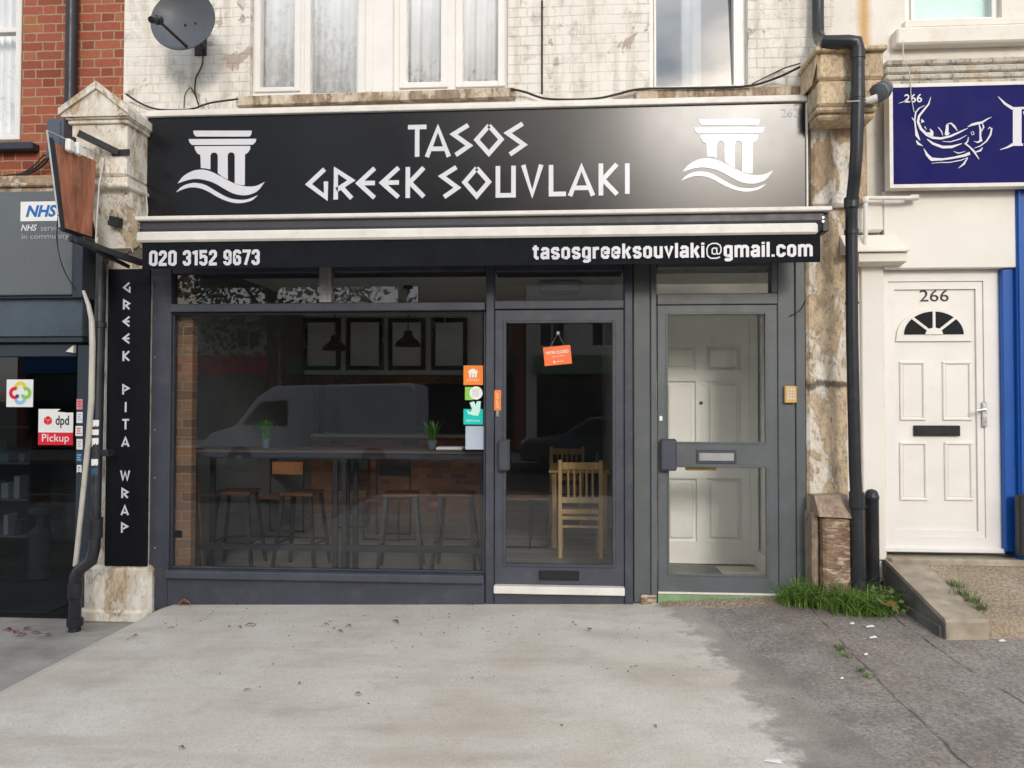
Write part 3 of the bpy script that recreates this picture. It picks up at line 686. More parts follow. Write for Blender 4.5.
# ------------------------------------------------------------------ console pilasters
def pilaster(label, shaft, cap_front, cap_top, block, mould, base, matS, matB, gable, prj):
    x0, x1 = shaft; xc = (x0+x1)/2
    t = thing('pilaster', (xc, -.1, base[3]), label, 'pilaster')
    return t
# flaking left one with gabled head
PL = thing('pilaster', (X(115, -.2, 500), -.1, -.2), 'flaking cream pilaster with gabled cap beside the vertical black board', 'pilaster')
sx0, sx1 = X(105, -.04, 420), X(148.8, -.04, 420)
b = MB(); b.box(sx0, sx1, -.04, .1, .15, Z(200, -.18, 110), .012); b.build('shaft', 'stoneL', PL)
bx0, bx1, bz0, bz1 = rect(81, 566, 150, 640, -.07)
b = MB(); b.box(bx0, bx1, -.07, .1, -.2, bz1, .03); b.box(bx0-.02, bx1-.05, -.09, .1, -.2, bz1-.34, .03); b.build('base', 'stoneL', PL)
kx0, kx1 = X(72, -.40, 150), X(131, -.40, 150)-.03
b = MB(); b.box(kx0, kx1, -.42, .05, Z(176, -.42, 100), Z(122, -.42, 100), .02)
b.box(kx0-.015, kx1+.02, -.43, .05, Z(188, -.42, 100), Z(183, -.42, 100), .012); b.box(kx0, kx1+.005, -.40, .05, Z(183.3, -.42, 100), Z(176.3, -.42, 100), .004)
zb = Z(187.6, -.42, 100); zq = Z(246, -.3, 110)
b.hexa([(X(92, -.3, 200), -.36, zb), (kx1, -.36, zb), (kx1, .05, zb), (X(92, -.3, 200), .05, zb)], [(X(92, -.3, 200), -.21, zq), (kx1+.02, -.21, zq), (kx1+.02, .05, zq), (X(92, -.3, 200), .05, zq)])
b.build('console', 'stoneL', PL)
gx0, gx1 = X(61, -.47, 116), X(130, -.47, 116)-.02; gz0 = Z(116, -.47, 95); gza = Z(83, -.47, 98); gzb = Z(109, -.47, 60)
b = MB(); b.prism([(gx0, gz0), (gx1, gz0), (gx1, gzb), (gx0+(gx1-gx0)*.54, gza), (gx0, gzb)], -.47, .0)
b.prism([(gx0-.012, gzb+.0), (gx0+(gx1-gx0)*.54, gza+.012), (gx1+.012, gzb), (gx1+.012, gzb-.05), (gx0+(gx1-gx0)*.54, gza-.045), (gx0-.012, gzb-.05)], -.49, -.468)
for i, (pa, pb, d) in enumerate(((116, 119, .455), (119, 123, .44))): b.box(gx0+.02+.015*i, gx1-.01-.01*i, -d, .0, Z(pb, -.45, 95), Z(pa, -.45, 95)-.0005, .006)
b.build('cap', 'stoneL', PL)
# bare-stone right one
PR = thing('pilaster', (X(828, -.2, 500), -.1, 0), 'bare crumbling stone pilaster behind the right-hand downpipe', 'pilaster')
b = MB(); b.box(X(807, -.05, 380), X(848, -.05, 380), -.05, .1, .35, Z(205, -.05, 830), .02); b.build('shaft', 'stoneR', PR)
b = MB(); b.box(X(812, -.12, 160), X(868, -.12, 160), -.12, .1, Z(206, -.12, 830), Z(118, -.12, 830), .02); b.build('neck', 'neck', PR)
b = MB(); zm = Z(79, -.38, 840)
b.prect(818, 79.6, 884, 105, -.38, .05, .02); b.prect(818, 50, 884, 79, -.38, .05, .02); b.build('block', 'block', PR)
b = MB(); b.prect(816, 45, 888, 50, -.42, .05, .008); b.prect(817, 105.5, 878, 111, -.36, .05, .012); b.prect(818, 111.3, 876, 119, -.32, .05, .02)
b.hexa([(X(806, -.2, 66), -.34, Z(80, -.3, 806)), (X(819, -.38, 50), -.40, Z(47, -.3, 820)), (X(819, -.38, 50), .0, Z(47, -.3, 820)), (X(806, -.2, 66), .0, Z(80, -.3, 806))],
       [(X(806, -.2, 66), -.34, Z(80, -.3, 806)-.05), (X(819, -.38, 50), -.40, Z(47, -.3, 820)-.04), (X(819, -.38, 50), .0, Z(47, -.3, 820)-.04), (X(806, -.2, 66), .0, Z(80, -.3, 806)-.05)])
b.build('moulding', 'block', PR)
x0, x1, z0, z1 = rect(824, 517, 853, 610, -.28)
b = MB(); b.box(x0, x1, -.28, .1, -.05, z1, .02); b.build('plinth', 'oldbrick', PR)
b = MB(); b.hexa([(X(815, -.2, 497), -.18, Z(496, -.2, 830)), (X(848, -.2, 497), -.18, Z(495, -.2, 830)), (X(848, -.2, 497), .05, Z(495, -.2, 830)), (X(815, -.2, 497), .05, Z(496, -.2, 830))],
       [(x0-.04, -.31, z1+.005), (x1, -.31, z1-.005), (x1, .05, z1-.005), (x0-.04, .05, z1+.005)])
b.box(x0-.055, x0-.004, -.20, .1, .05, z1+.02, .02); b.box(x0+.02, x1-.02, -.30, -.2, .02, .20, .03); b.build('plinth_cap', 'plinth', PR)

# ------------------------------------------------------------------ the dark shopfront
SF = thing('shopfront', (-1.3, 0, 0), 'anthracite shopfront with wide window and glazed door under the black awning', 'shopfront')
v = lambda p, y=0: X(p, y, 440)
zl = lambda p, y=0: Z(p, y, 330); zd = lambda p, y=0: Z(p, y, 560); zr = lambda p, y=0: Z(p, y, 716)
zhead = Z(258, 0, 400)
def post(a, c, y0, y1, z0, z1, m='anth', root=SF, name='post'):
    b = MB(); b.box(X(a, y0, 440), X(c, y0, 440), y0, y1, z0, z1, .006); return b.build(name, m, root)
post(149.8, 169.6, -.008, .10, -.09, zhead)
for py in (357, 478, 548, 318, 430):
    c = W(154.5, py, -.008); b = MB(); b.lathe([(.007, -.004), (.008, 0), (.005, .003)], (0, 0, 0), 8, Matrix.Translation(c) @ Matrix.Rotation(R(90), 4, 'X')); b.build('screw', 'chrome', SF)
post(485.5, 494, -.012, .10, -.02, zhead)
post(624.6, 633, -.02, .12, -.01, zhead)
x0, x1 = X(169.6, -.008, 440)+.002, v(485)
b = MB(); b.box(x0, x1, -.02, .10, -.08, zl(580), .006); b.build('stall_riser', 'anth', SF)
b = MB(); b.box(x0, x1, -.075, .06, zl(579.6), zl(571.5), .010); b.build('window_sill', 'anth_lite', SF)
b = MB(); b.box(x0, x1, -.035, .09, zl(311.5), zl(303.5), .006); b.build('transom', 'anth_lite', SF)
b = MB(); b.box(v(318.5), v(330.5), -.015, .07, zl(303)+.002, zhead, .005); b.box(v(322.5), v(326.5), -.022, -.012, zl(303)+.003, zhead, .003); b.build('fanlight_mullion', 'silver', SF)
b = MB(); b.box(x0, x1, .0, .3, zl(272), zhead+.05, .004); b.build('head', 'anth', SF)
b = MB()
for q in ((x0, x0+.008, zl(571), zl(312)), (x1-.012, x1, zl(571), zl(312)), (x0+.008, x1-.012, zl(571)-.002, zl(571)+.012), (x0+.008, x1-.012, zl(312)-.014, zl(312)+.001)): b.box(q[0], q[1], .02, .06, q[2], q[3], .003)
b.build('window_bead', 'anth', SF)
b = MB(); b.box(x0+.005, x1-.005, .042, .050, zl(571.5)+.004, zl(311.5)-.004, 0); b.build('window_pane', 'glass', SF)
for a, c in ((168, 318.5), (330.5, 485)):
    b = MB(); b.box(max(x0, v(a)), v(c), .042, .050, zl(303.5)+.002, zl(270), 0); b.build('fanlight_pane', 'glass', SF)
# shop door
b = MB(); b.box(v(494.5), v(624), -.02, .09, zd(309), zd(300.5), .005); b.build('door_head', 'anth', SF)
b = MB(); b.box(v(494.5), v(624), .042, .050, zd(300.5)+.002, zd(268), 0); b.build('fanlight_pane', 'glass', SF)
b = MB(); b.box(v(494.5), v(624), .0, .3, zd(271), zhead+.05, .004); b.build('head', 'anth', SF)
dz0, dz1 = zd(584.5), zd(310); gx0, gx1, gz0, gz1 = v(504.5), v(614), zd(566), zd(321.5)
b = MB(); cells(b, v(495), v(623.8), dz0, dz1, [(gx0, gx1, gz0, gz1)], .005, .06); DR = b.build('door', 'anth_lite', SF)
b = MB()
for q in ((gx0-.012, gx0+.012, gz0-.01, gz1+.01), (gx1-.012, gx1+.012, gz0-.01, gz1+.01), (gx0+.012, gx1-.012, gz0-.01, gz0+.012), (gx0+.012, gx1-.012, gz1-.012, gz1+.01)): b.box(q[0], q[1], -.004, .03, q[2], q[3], .003)
b.build('bead', 'anth', DR)
b = MB(); b.box(gx0-.01, gx1+.01, .030, .038, gz0-.008, gz1+.008, 0); b.build('pane', 'glass', DR)
b = MB(); b.prect(498, 440, 509.5, 471, -.07, .004, .012); b.build('handle', 'anth', DR)
b = MB(); b.prect(539, 571, 579, 580.5, -.012, .004, .004); b.prect(541.5, 573.5, 576.5, 578.5, -.020, -.0125, .003); b.build('letter_plate', 'black_plastic', DR)
b = MB(); b.prect(496, 410, 499, 417, -.004, .006, .002); b.build('lock', 'chrome', DR)
b = MB(); b.box(v(494.6), v(624), -.06, .06, zd(593), zd(585.3), .005); b.build('threshold', 'trim_white', SF)
b = MB(); b.box(v(494.6), v(624), -.012, .06, -.05, zd(593)-.001, .005); b.build('threshold_riser', 'anth', SF)

# ------------------------------------------------------------------ glazed flat entrance
EN = thing('flat_entrance', (1.2, 0, .05), 'grey framed entrance with half glazed door beside the stone pilaster', 'entrance')
P2 = lambda a, c, y0, y1, z0, z1, m='greygreen', n='post': post(a, c, y0, y1, z0, z1, m, EN, n)
P2(633.6, 650.5, -.005, .12, .035, zhead, 'greypost'); P2(651, 657, -.015, .12, .035, zhead, 'greygreen')
P2(778.4, 795.6, -.01, .12, .03, zhead); P2(796.4, 806.5, -.02, .12, .03, zhead)
b = MB(); b.box(v(640), v(656), -.03, .0, .0, .10, .01); b.build('post_foot', 'oldbrick', EN)
b = MB(); b.box(v(657.4), v(778), -.015, .1, zr(304.5), zr(293.5), .005); b.build('transom', 'greygreen', EN)
b = MB(); b.box(v(657.4), v(778), 0, .3, zr(267), zhead+.05, .004); b.box(v(772), v(778), -.01, .09, zr(293), zhead, .004); b.build('head', 'greygreen', EN)
b = MB(); b.box(v(657.4), v(772), .042, .050, zr(293.5)+.002, zr(266), 0); b.build('fanlight_pane', 'glass_door', EN)
ga = (v(667), v(766.5), zr(443), zr(313.5)); gb = (v(668), v(767), zr(575.5), zr(466.5))
b = MB(); cells(b, v(658), v(777.5), zr(592), zr(305.3), [ga, gb], .0, .06); ED = b.build('door', 'greygreen', EN)
for g in (ga, gb):
    b = MB()
    for q in ((g[0]-.008, g[0]+.008, g[2]-.008, g[3]+.008), (g[1]-.008, g[1]+.008, g[2]-.008, g[3]+.008), (g[0]+.008, g[1]-.008, g[2]-.008, g[2]+.008), (g[0]+.008, g[1]-.008, g[3]-.008, g[3]+.008)): b.box(q[0], q[1], -.006, .03, q[2], q[3], .003)
    b.build('bead', 'greygreen', ED)
    b = MB(); b.box(g[0]-.006, g[1]+.006, .031, .037, g[2]-.006, g[3]+.006, 0); b.build('pane', 'glass_door', ED)
b = MB(); b.prect(661, 439, 677, 471, -.075, -.001, .012); b.build('handle', 'anth', ED)
b = MB(); b.prect(696.5, 450, 736.5, 463.5, -.010, -.001, .003); EL = b.build('letter_plate', 'anth', ED)
b = MB(); b.prect(699, 453, 734, 461, -.020, -.0105, .005); b.build('letter_flap', 'silver', EL)
b = MB(); b.box(v(687), v(718), .062, .10, zr(471.5), zr(462), .003); b.build('letter_box_back', 'keypad', ED)
b = MB(); b.prect(659.3, 416, 662.5, 421, -.012, -.001, .004); b.build('latch', 'white_p', ED)
b = MB(); b.box(v(657.4), v(778), -.02, .1, zr(594.3), zr(592.4), .003); b.build('threshold', 'trim_white', EN)
b = MB(); b.box(v(657.4), v(778), -.012, .1, .02, zr(594.5), .003); b.build('threshold_riser', 'greenpaint', EN)
# white panelled door deep in the porch
iy = 1.08
IDr = thing('panelled_door', (X(705, iy), iy, FZ+.05), 'white six panel inner door seen through the glazed entrance', 'door')
R_ = lambda a, b_, c, d: rect(a, b_, c, d, iy)
holes = [R_(q[0], q[1], q[2], q[3]) for q in ((665, 345, 696, 370), (706, 345, 741, 370), (665, 381, 696, 462), (706, 381, 741, 462), (666, 478.5, 697, 542), (707, 478.5, 742, 542))]
x0, x1, z0, z1 = R_(650, 312, 750, 563.5)
b = MB(); cells(b, x0, x1, z0, z1, holes, iy, iy+.05); b.build('leaf', 'porch_white', IDr)
for h in holes:
    b = MB(); b.box(h[0], h[1], iy+.034, iy+.045, h[2], h[3], 0); b.box(h[0]+.035, h[1]-.035, iy+.004, iy+.036, h[2]+.035, h[3]-.035, .010); b.build('panel', 'porch_white', IDr)
b = MB(); b.lathe([(.012, -.02), (.016, -.01), (.016, 0)], (0, 0, 0), 12, Matrix.Translation((X(701, iy), iy, Z(403, iy, 701))) @ Matrix.Rotation(R(-90), 4, 'X')); b.build('spyhole', 'steel', IDr)
b = MB(); b.box(x1+.002, x1+.07, iy-.02, iy+.06, z0, z1+.06, .006); b.box(x0, x1+.0015, iy-.02, iy+.06, z1+.004, z1+.07, .006); b.build('frame', 'porch_white', IDr)
b = MB(); b.box(X(664, .8), X(720, .8), .50, 1.03, FZ+.0505, FZ+.064, .004)
tag(b.build('doormat', 'counter'), 'dark doormat on the porch floor behind the glazed entrance', 'doormat')

# ------------------------------------------------------------------ pharmacy shopfront, left
PH = thing('pharmacy_shopfront', (-5.5, -.1, -.2), 'dark grey pharmacy shopfront with glass door left of the pilaster', 'shopfront')
py_ = -.2
b = MB(); b.prect(-500, 195.5, 72, 297, py_, -.02, .006); b.build('fascia', 'pharm', PH)
b = MB(); b.prect(72.3, 197, 82.5, 297.5, -.19, -.02, .004); b.prect(-500, 297.3, 82, 300, -.17, .0, .003); b.build('fascia_return', 'pharm_d', PH)
b = MB(); b.prect(-500, 300.3, 82, 337.5, -.12, .0, .004); b.build('shutter_box', 'pharm_b', PH)
b = MB(); b.prect(-500, 338, 82, 343, -.10, .05, .003); b.prect(-500, 345, 76, 357, -.05, .05, .004); b.prect(-500, 343.2, 82, 344.8, -.02, .05, 0); b.build('transom', 'pharm_d', PH)
b = MB(); b.prect(75.5, 345, 91, 627, -.06, .0, .004); b.build('post', 'pharm_d', PH)
b = MB(); b.prect(-500, 616.5, 75, 628.5, -.06, .06, .004); b.build('threshold', 'pharm_d', PH)
x0, x1, z0, z1 = rect(-500, 357, 76, 617, 0.0)
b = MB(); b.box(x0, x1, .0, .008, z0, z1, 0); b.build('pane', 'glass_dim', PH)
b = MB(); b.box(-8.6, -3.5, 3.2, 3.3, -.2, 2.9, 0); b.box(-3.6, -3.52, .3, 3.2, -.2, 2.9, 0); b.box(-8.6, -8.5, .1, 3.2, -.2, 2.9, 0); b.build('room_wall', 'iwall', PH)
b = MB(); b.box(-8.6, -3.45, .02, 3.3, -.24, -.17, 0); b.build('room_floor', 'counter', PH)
b = MB(); x0, x1, z0, z1 = rect(68, 348, 75.5, 353, -.06); b.prism([(x0, z0+.01), (x1, z0), (x1, z1+.02)], -.09, -.052); b.build('bracket', 'trim_white', PH)
# far blue shopfront at the right edge
BF = thing('blue_shopfront', (X(1030, 0), 0, .2), 'bright blue painted shopfront edge right of the white door', 'shopfront')
b = MB(); b.prect(1003.8, 268.5, 1017.5, 552, -.03, .28, .006); b.build('post', 'blue', BF)
b = MB(); b.prect(1018, 188, 1034, 560, -.07, .28, .006); b.prect(1020.5, 188, 1024, 560, -.085, -.068, .004); b.build('pilaster', 'blue', BF)
b = MB(); b.prect(1034.5, 400, 1500, 566, -.03, .2, .006); b.prect(1034.5, 188, 1500, 215, -.03, .2, .006); b.build('panel', 'blue', BF)
x0, x1, z0, z1 = rect(1034, 215, 1500, 400, .02)
b = MB(); b.box(x0, x1, .02, .03, z0, z1, 0); b.build('pane', 'dglass', BF)
b = MB(); b.prect(1020, 495, 1060, 557, -.16, -.09, .01)
tag(b.build('signboard', 'steel'), 'dark board leaning on the blue shopfront at the right edge', 'board')
# ------------------------------------------------------------------ lettering
GL = {
 'T': [[(0, .96), (1, .96)], [(.5, 0), (.5, .96)]], 'A': [[(0, 0), (.5, .90), (1, 0)], [(.22, .25), (.78, .25)]],
 'S': [[(.86, .97), (.08, .69), (.92, .32), (.20, .03)]], 'O': [[(.5, .93), (.94, .5), (.5, .07), (.06, .5), (.5, .93)]],
 'G': [[(.86, .97), (.08, .5), (.93, .08), (.93, .58)]], 'R': [[(.10, 0), (.10, .93), (.90, .60), (.14, .30)], [(.34, .42), (.92, .03)]],
 'E': [[(.93, .97), (.06, .5), (.93, .03)], [(.12, .5), (.95, .5)]], 'K': [[(.10, 0), (.10, 1)], [(.94, .97), (.20, .50), (.95, .03)]],
 'U': [[(.10, 1), (.10, .05), (.90, .05), (.90, 1)]], 'V': [[(.08, 1), (.5, .08), (.92, 1)]], 'L': [[(.12, 1), (.12, .06), (1, .06)]],
 'I': [[(.5, 0), (.5, 1)]], 'P': [[(.10, 0), (.10, .93), (.92, .62), (.14, .34)]], 'W': [[(.02, 1), (.25, .08), (.5, .85), (.75, .08), (.98, 1)]]}
def glyph(b, ch, x0, x1, z0, z1, w, y):
    for i, pl in enumerate(GL[ch]):
        b.ribbon([(x0+(x1-x0)*p[0], z0+(z1-z0)*p[1]) for p in pl], w, y, y-.003-.0004*i, 1.9)
# ------------------------------------------------------------------ main fascia sign
ys = -.12
SG = thing('shop_sign', (-.74, ys, 3.1), 'long glossy black shop fascia sign with white angular letters', 'shop sign')
x0, x1 = X(147, ys, 160), X(805.5, ys, 160); zt, zb = Z(104, ys, 680)-.0, Z(213, ys, 150)-.03
zt = (Z(118, ys, 150)+Z(102.5, ys, 805))/2
xj = X(656, ys, 160)
b = MB(); b.box(x0, x1, ys, -.02, zb, zt, .003); b.build('board', 'board', SG)
b = MB(); b.box(x0-.01, x1+.01, ys-.03, .01, zt+.002, zt+.036, .004); b.box(x0-.005, x1+.016, ys-.012, .0, zt+.037, zt+.058, .004); b.box(x1+.001, x1+.014, ys-.02, -.02, zb, zt-.003, .003); b.build('trim', 'trim_white', SG)
ly = ys-.0015
b = MB()
for ch, a, c, t, d in (('T', 408, 426.5, 126, 157), ('A', 427, 449, 125, 157), ('S', 452, 471, 124.5, 156), ('O', 475, 503, 123.5, 156), ('S', 506, 525.5, 123, 155.5)):
    glyph(b, ch, *rect(a, t, c, d, ys), .036, ly)
for ch, a, c, t, d in (('G', 307, 327.5, 168.5, 200), ('R', 334, 353.5, 168, 199.5), ('E', 357.5, 376, 167.5, 199), ('E', 381, 400, 167, 198.5), ('K', 406, 425, 167, 198),
      ('S', 440.5, 459, 166.5, 198), ('O', 463, 490.5, 166, 198.5), ('U', 496, 515.5, 166, 197), ('V', 521.5, 543, 165, 197), ('L', 549, 566, 165, 196), ('A', 570, 593, 164, 196), ('K', 599, 618, 163.5, 195.5), ('I', 624.5, 630, 163.5, 194)):
    glyph(b, ch, *rect(a, t, c, d, ys), .036, ly)
b.build('lettering', 'letter', SG)
def emblem(dx, dy, k=1.0):
    def q(u, w): return (X(160+u/5.908+dx, ys, 90+w/5.908+dy), Z(90+w/5.908+dy, ys, 160+u/5.908+dx))
    # a temple column over two waves, coordinates read off the sign in one place and laid on the board
    def qq(u, w): return q(370+(u-370)*k, w)
    b = MB(); P = lambda pts, d=.003: b.prism([qq(*p) for p in pts], ly, ly-d)
    P([(198, 241), (543, 241), (541, 262), (530, 276), (214, 276), (202, 264)])
    P([(170, 291), (570, 289), (566, 308), (550, 324), (190, 326), (176, 310)])
    arch = lambda cx, y_, r: [(cx+r*math.cos(t*math.pi/8), y_-r*math.sin(t*math.pi/8)) for t in range(0, 9)]
    body = [(205, 333), (534, 331), (534, 350), (520, 372), (503, 382), (502, 563), (475, 562), (443, 552)] + [p for p in arch(422, 390, 21)] + [(402, 530), (372, 514), (343, 492)] + [p for p in arch(321, 392, 22)] + [(299, 470), (270, 464), (243, 462)] + [(240, 385), (222, 376), (208, 352)]
    P(body, .0033)
    def cr(pts, n=6):
        o = []
        for i in range(len(pts)-1):
            p0, p1, p2, p3 = pts[max(0, i-1)], pts[i], pts[i+1], pts[min(len(pts)-1, i+2)]
            for j in range(n):
                t = j/n; o.append(tuple(.5*((2*p1[a])+(-p0[a]+p2[a])*t+(2*p0[a]-5*p1[a]+4*p2[a]-p3[a])*t*t+(-p0[a]+3*p1[a]-3*p2[a]+p3[a])*t**3) for a in (0, 1)))
        return o+[pts[-1]]
    P(cr([(105, 553), (140, 510), (190, 481), (240, 471), (290, 478), (350, 505), (430, 548), (500, 569), (565, 568), (620, 543)])+cr([(620, 543), (585, 590), (550, 612), (500, 623), (440, 614), (390, 590), (330, 555), (280, 536), (220, 526), (165, 533), (105, 553)])[1:-1])
    P(cr([(95, 605), (130, 572), (170, 555), (215, 550), (270, 562), (330, 597), (390, 630), (440, 646), (510, 648), (580, 622)])+cr([(580, 622), (545, 652), (500, 666), (455, 669), (400, 658), (340, 632), (290, 603), (235, 581), (170, 578), (95, 605)])[1:-1])
    b.build('emblem', 'letter', SG)
emblem(0, 0); emblem(506.5, -11.5, 1.04)
b = MB(); b.text('262', *rect(781, 108.5, 799, 117, ys), ly, .002, 0); b.build('number', 'letter_dull', SG)

# heavy condensed letters of the awning print: centre lines in a unit box, stroke .155
def _cond():
    l, r, bt, t = .08, .34, .08, .72; T = .92; D = {}
    loop = lambda l, r, b_, t: [(l+.07, b_), (r-.07, b_), (r, b_+.09), (r, t-.09), (r-.07, t), (l+.07, t), (l, t-.09), (l, b_+.09), (l+.07, b_)]
    D['o'] = (.42, [loop(l, r, bt, t)]); D['0'] = (.44, [loop(l, r+.02, bt, T)])
    D['a'] = (.42, [[(l, t-.14), (l+.06, t), (r-.07, t), (r, t-.08), (r, 0)], [(r, .43), (l+.07, .40), (l, .33), (l, bt+.07), (l+.06, bt), (r-.03, bt+.04)]])
    D['s'] = (.41, [[(r, t-.17), (r-.05, t), (l+.06, t), (l, t-.09), (l, .50), (l+.06, .44), (r-.06, .36), (r, .29), (r, bt+.09), (r-.06, bt), (l+.05, bt), (l, bt+.17)]])
    D['g'] = (.42, [loop(l, r, bt+.02, t), [(r, t+.07), (r, -.10), (r-.07, -.17), (l+.05, -.17), (l, -.09)]])
    D['r'] = (.32, [[(l, 0), (l, t+.07)], [(l, .52), (l+.07, t-.02), (.30, t-.02)]]); D['e'] = (.42, [[(r, bt+.16), (r-.06, bt), (l+.07, bt), (l, bt+.09), (l, t-.09), (l+.07, t), (r-.07, t), (r, t-.09), (r, .40), (l, .40)]])
    D['k'] = (.42, [[(l, 0), (l, 1)], [(r+.02, t+.06), (l+.09, .40)], [(l+.12, .48), (r+.02, 0)]]); D['u'] = (.42, [[(l, t+.07), (l, bt+.09), (l+.07, bt), (r-.07, bt), (r, bt+.06)], [(r, 0), (r, t+.07)]])
    D['v'] = (.41, [[(l-.02, t+.07), (.205, .10), (r+.01, t+.07)]]); D['l'] = (.16, [[(l, 0), (l, 1)]]); D['i'] = (.16, [[(l, 0), (l, t+.07)], [(l, .86), (l, 1)]])
    D['m'] = (.66, [[(l, 0), (l, t+.07)], [(l, .60), (l+.08, t), (.26, t), (.33, t-.09), (.33, 0)], [(.33, .60), (.41, t), (.51, t), (.58, t-.09), (.58, 0)]])
    D['t'] = (.30, [[(.13, .95), (.13, bt+.09), (.19, bt), (.28, bt)], [(.0, t), (.28, t)]]); D['c'] = (.41, [[(r, t-.20), (r, t-.09), (r-.07, t), (l+.07, t), (l, t-.09), (l, bt+.09), (l+.07, bt), (r-.07, bt), (r, bt+.09), (r, bt+.20)]])
    D['.'] = (.16, [[(l, 0), (l, .155)]]); D['@'] = (.72, [[(.46, .24), (.36, .22), (.28, .28), (.28, .56), (.36, .64), (.46, .60)], [(.62, .02), (.46, -.06), (.22, -.06), (.08, .10), (.05, .30), (.05, .60), (.12, .82), (.28, .94), (.48, .94), (.62, .82), (.67, .62), (.66, .36), (.60, .24), (.52, .22), (.48, .30), (.48, .66)]])
    D['1'] = (.30, [[(.20, 0), (.20, 1)], [(.02, .80), (.17, .90)]]); D['2'] = (.43, [[(l, .68), (l, T-.09), (l+.07, T), (r-.06, T), (r, T-.09), (r, .62), (l, .20), (l, .08), (r+.07, .08)]])
    D['3'] = (.43, [[(l, .70), (l, T-.08), (l+.07, T), (r-.06, T), (r, T-.09), (r, .60), (r-.07, .52), (.18, .51)], [(.18, .505), (r-.07, .49), (r, .41), (r, bt+.09), (r-.07, bt), (l+.07, bt), (l, bt+.09), (l, .30)]])
    D['5'] = (.43, [[(r+.05, T), (l, T), (l, .52), (l+.08, .60), (r-.07, .60), (r, .51), (r, bt+.09), (r-.07, bt), (l+.07, bt), (l, bt+.09), (l, .26)]])
    D['6'] = (.43, [[(r, .74), (r, T-.09), (r-.07, T), (l+.07, T), (l, T-.09), (l, bt+.09), (l+.07, bt), (r-.07, bt), (r, bt+.09), (r, .46), (r-.07, .55), (l+.02, .53)]])
    D['9'] = (.43, [[(l, .26), (l, bt+.09), (l+.07, bt), (r-.07, bt), (r, bt+.09), (r, T-.09), (r-.07, T), (l+.07, T), (l, T-.09), (l, .54), (l+.07, .45), (r-.02, .47)]]); D['7'] = (.40, [[(0, T), (r, T), (.15, 0)]]); return D
COND = _cond()
def heavy(b, txt, x0, x1, z0, z1, y):
    gap = .055; tot = sum((COND[c][0] if c in COND else .20)+gap for c in txt)-gap; low = -.25 if 'g' in txt else 0; sx_ = (x1-x0)/tot; sz = (z1-z0)/(1-low); k = 0
    x = x0
    for c in txt:
        if c in COND:
            for j, pl in enumerate(COND[c][1]):
                pts = [(x+p[0]*sx_, z0+(p[1]-low)*sz) for p in pl]; k += 1
                w_ = .205*sz if c != '@' else .085*sz
                b.ribbon(pts, w_, y, y-.0018-.00025*j-.0001*(k % 2), 1.5)
            x += COND[c][0]*sx_
        else: x += .20*sx_
        x += gap*sx_
# ------------------------------------------------------------------ awning
AW = thing('awning', (-.66, -.3, 2.6), 'closed black awning with white rails and printed valance above the shopfront', 'awning')
ya = -.45
rx0, rx1 = X(135, ya, 220), X(832, ya, 208); rz1 = 3.0; 
b = MB(); b.box(rx0, rx1, ya-.01, -.11, rz1-.032, rz1, .006); b.build('top_rail', 'trim_white', AW)
b = MB(); b.prism([(-.12, rz1-.033), (ya+.03, rz1-.033), (ya+.03, rz1-.09), (ya+.07, rz1-.16), (-.12, rz1-.16)], rx0+.03, rx1-.05, 'x'); b.build('cassette', 'awn_grey', AW)
fz1 = Z(232, ya, 137); fz0 = Z(242.5, ya, 137); 
b = MB(); b.box(rx0+.012, rx1-.10, ya-.015, ya+.09, fz0, fz1, .014); b.build('front_rail', 'trim_white', AW)
vx0, vx1 = X(141.5, ya, 256), X(820.5, ya, 250); vz0 = 2.600
b = MB(); n = 90; pr = []
for i in range(n+1):
    x = vx0+(vx1-vx0)*i/n; pr.append((x, ya+.008+.0035*math.sin(x*3.1)+.002*math.sin(x*9)))
for (xa, y0), (xc, y1) in zip(pr, pr[1:]): b.hexa([(xa, y0, vz0), (xc, y1, vz0), (xc, y1, fz0-.001), (xa, y0, fz0-.001)], [(xa, y0+.003, vz0), (xc, y1+.003, vz0), (xc, y1+.003, fz0-.001), (xa, y0+.003, fz0-.001)])
bmesh.ops.remove_doubles(b.bm, verts=b.bm.verts, dist=1e-5)
b.build('valance', 'fabric', AW)
b = MB()
tr = rect(149, 250.3, 260, 265.2, ya); heavy(b, '020 3152 9673', *tr, ya+.002)
tr = rect(532.5, 243, 813, 261.5, ya); heavy(b, 'tasosgreeksouvlaki@gmail.com', *tr, ya+.002)
b.build('lettering', 'letter', AW)
b = MB()
for px in (139, 823):
    for pz in (223.5, 227.5):
        c = W(px, pz-(6 if px > 500 else 0), ya+.03); b = MB(); b.lathe([(.012, -.012), (.012, 0), (.007, .006)], (0, 0, 0), 10, Matrix.Translation(c) @ Matrix.Rotation(R(90), 4, 'X')); b.build('bolt', 'chrome', AW)
b = MB()
for xa in (rx0+.004, rx1-.051): b = MB(); b.box(xa, xa+.045, ya+.05, -.13, rz1-.17, rz1-.034, .006); b.build('end_cap', 'steel', AW)
b = MB(); b.box(vx0+.1, vx1-.1, ya+.12, -.02, 2.70, 2.82, .02); b.build('roller', 'fabric', AW)

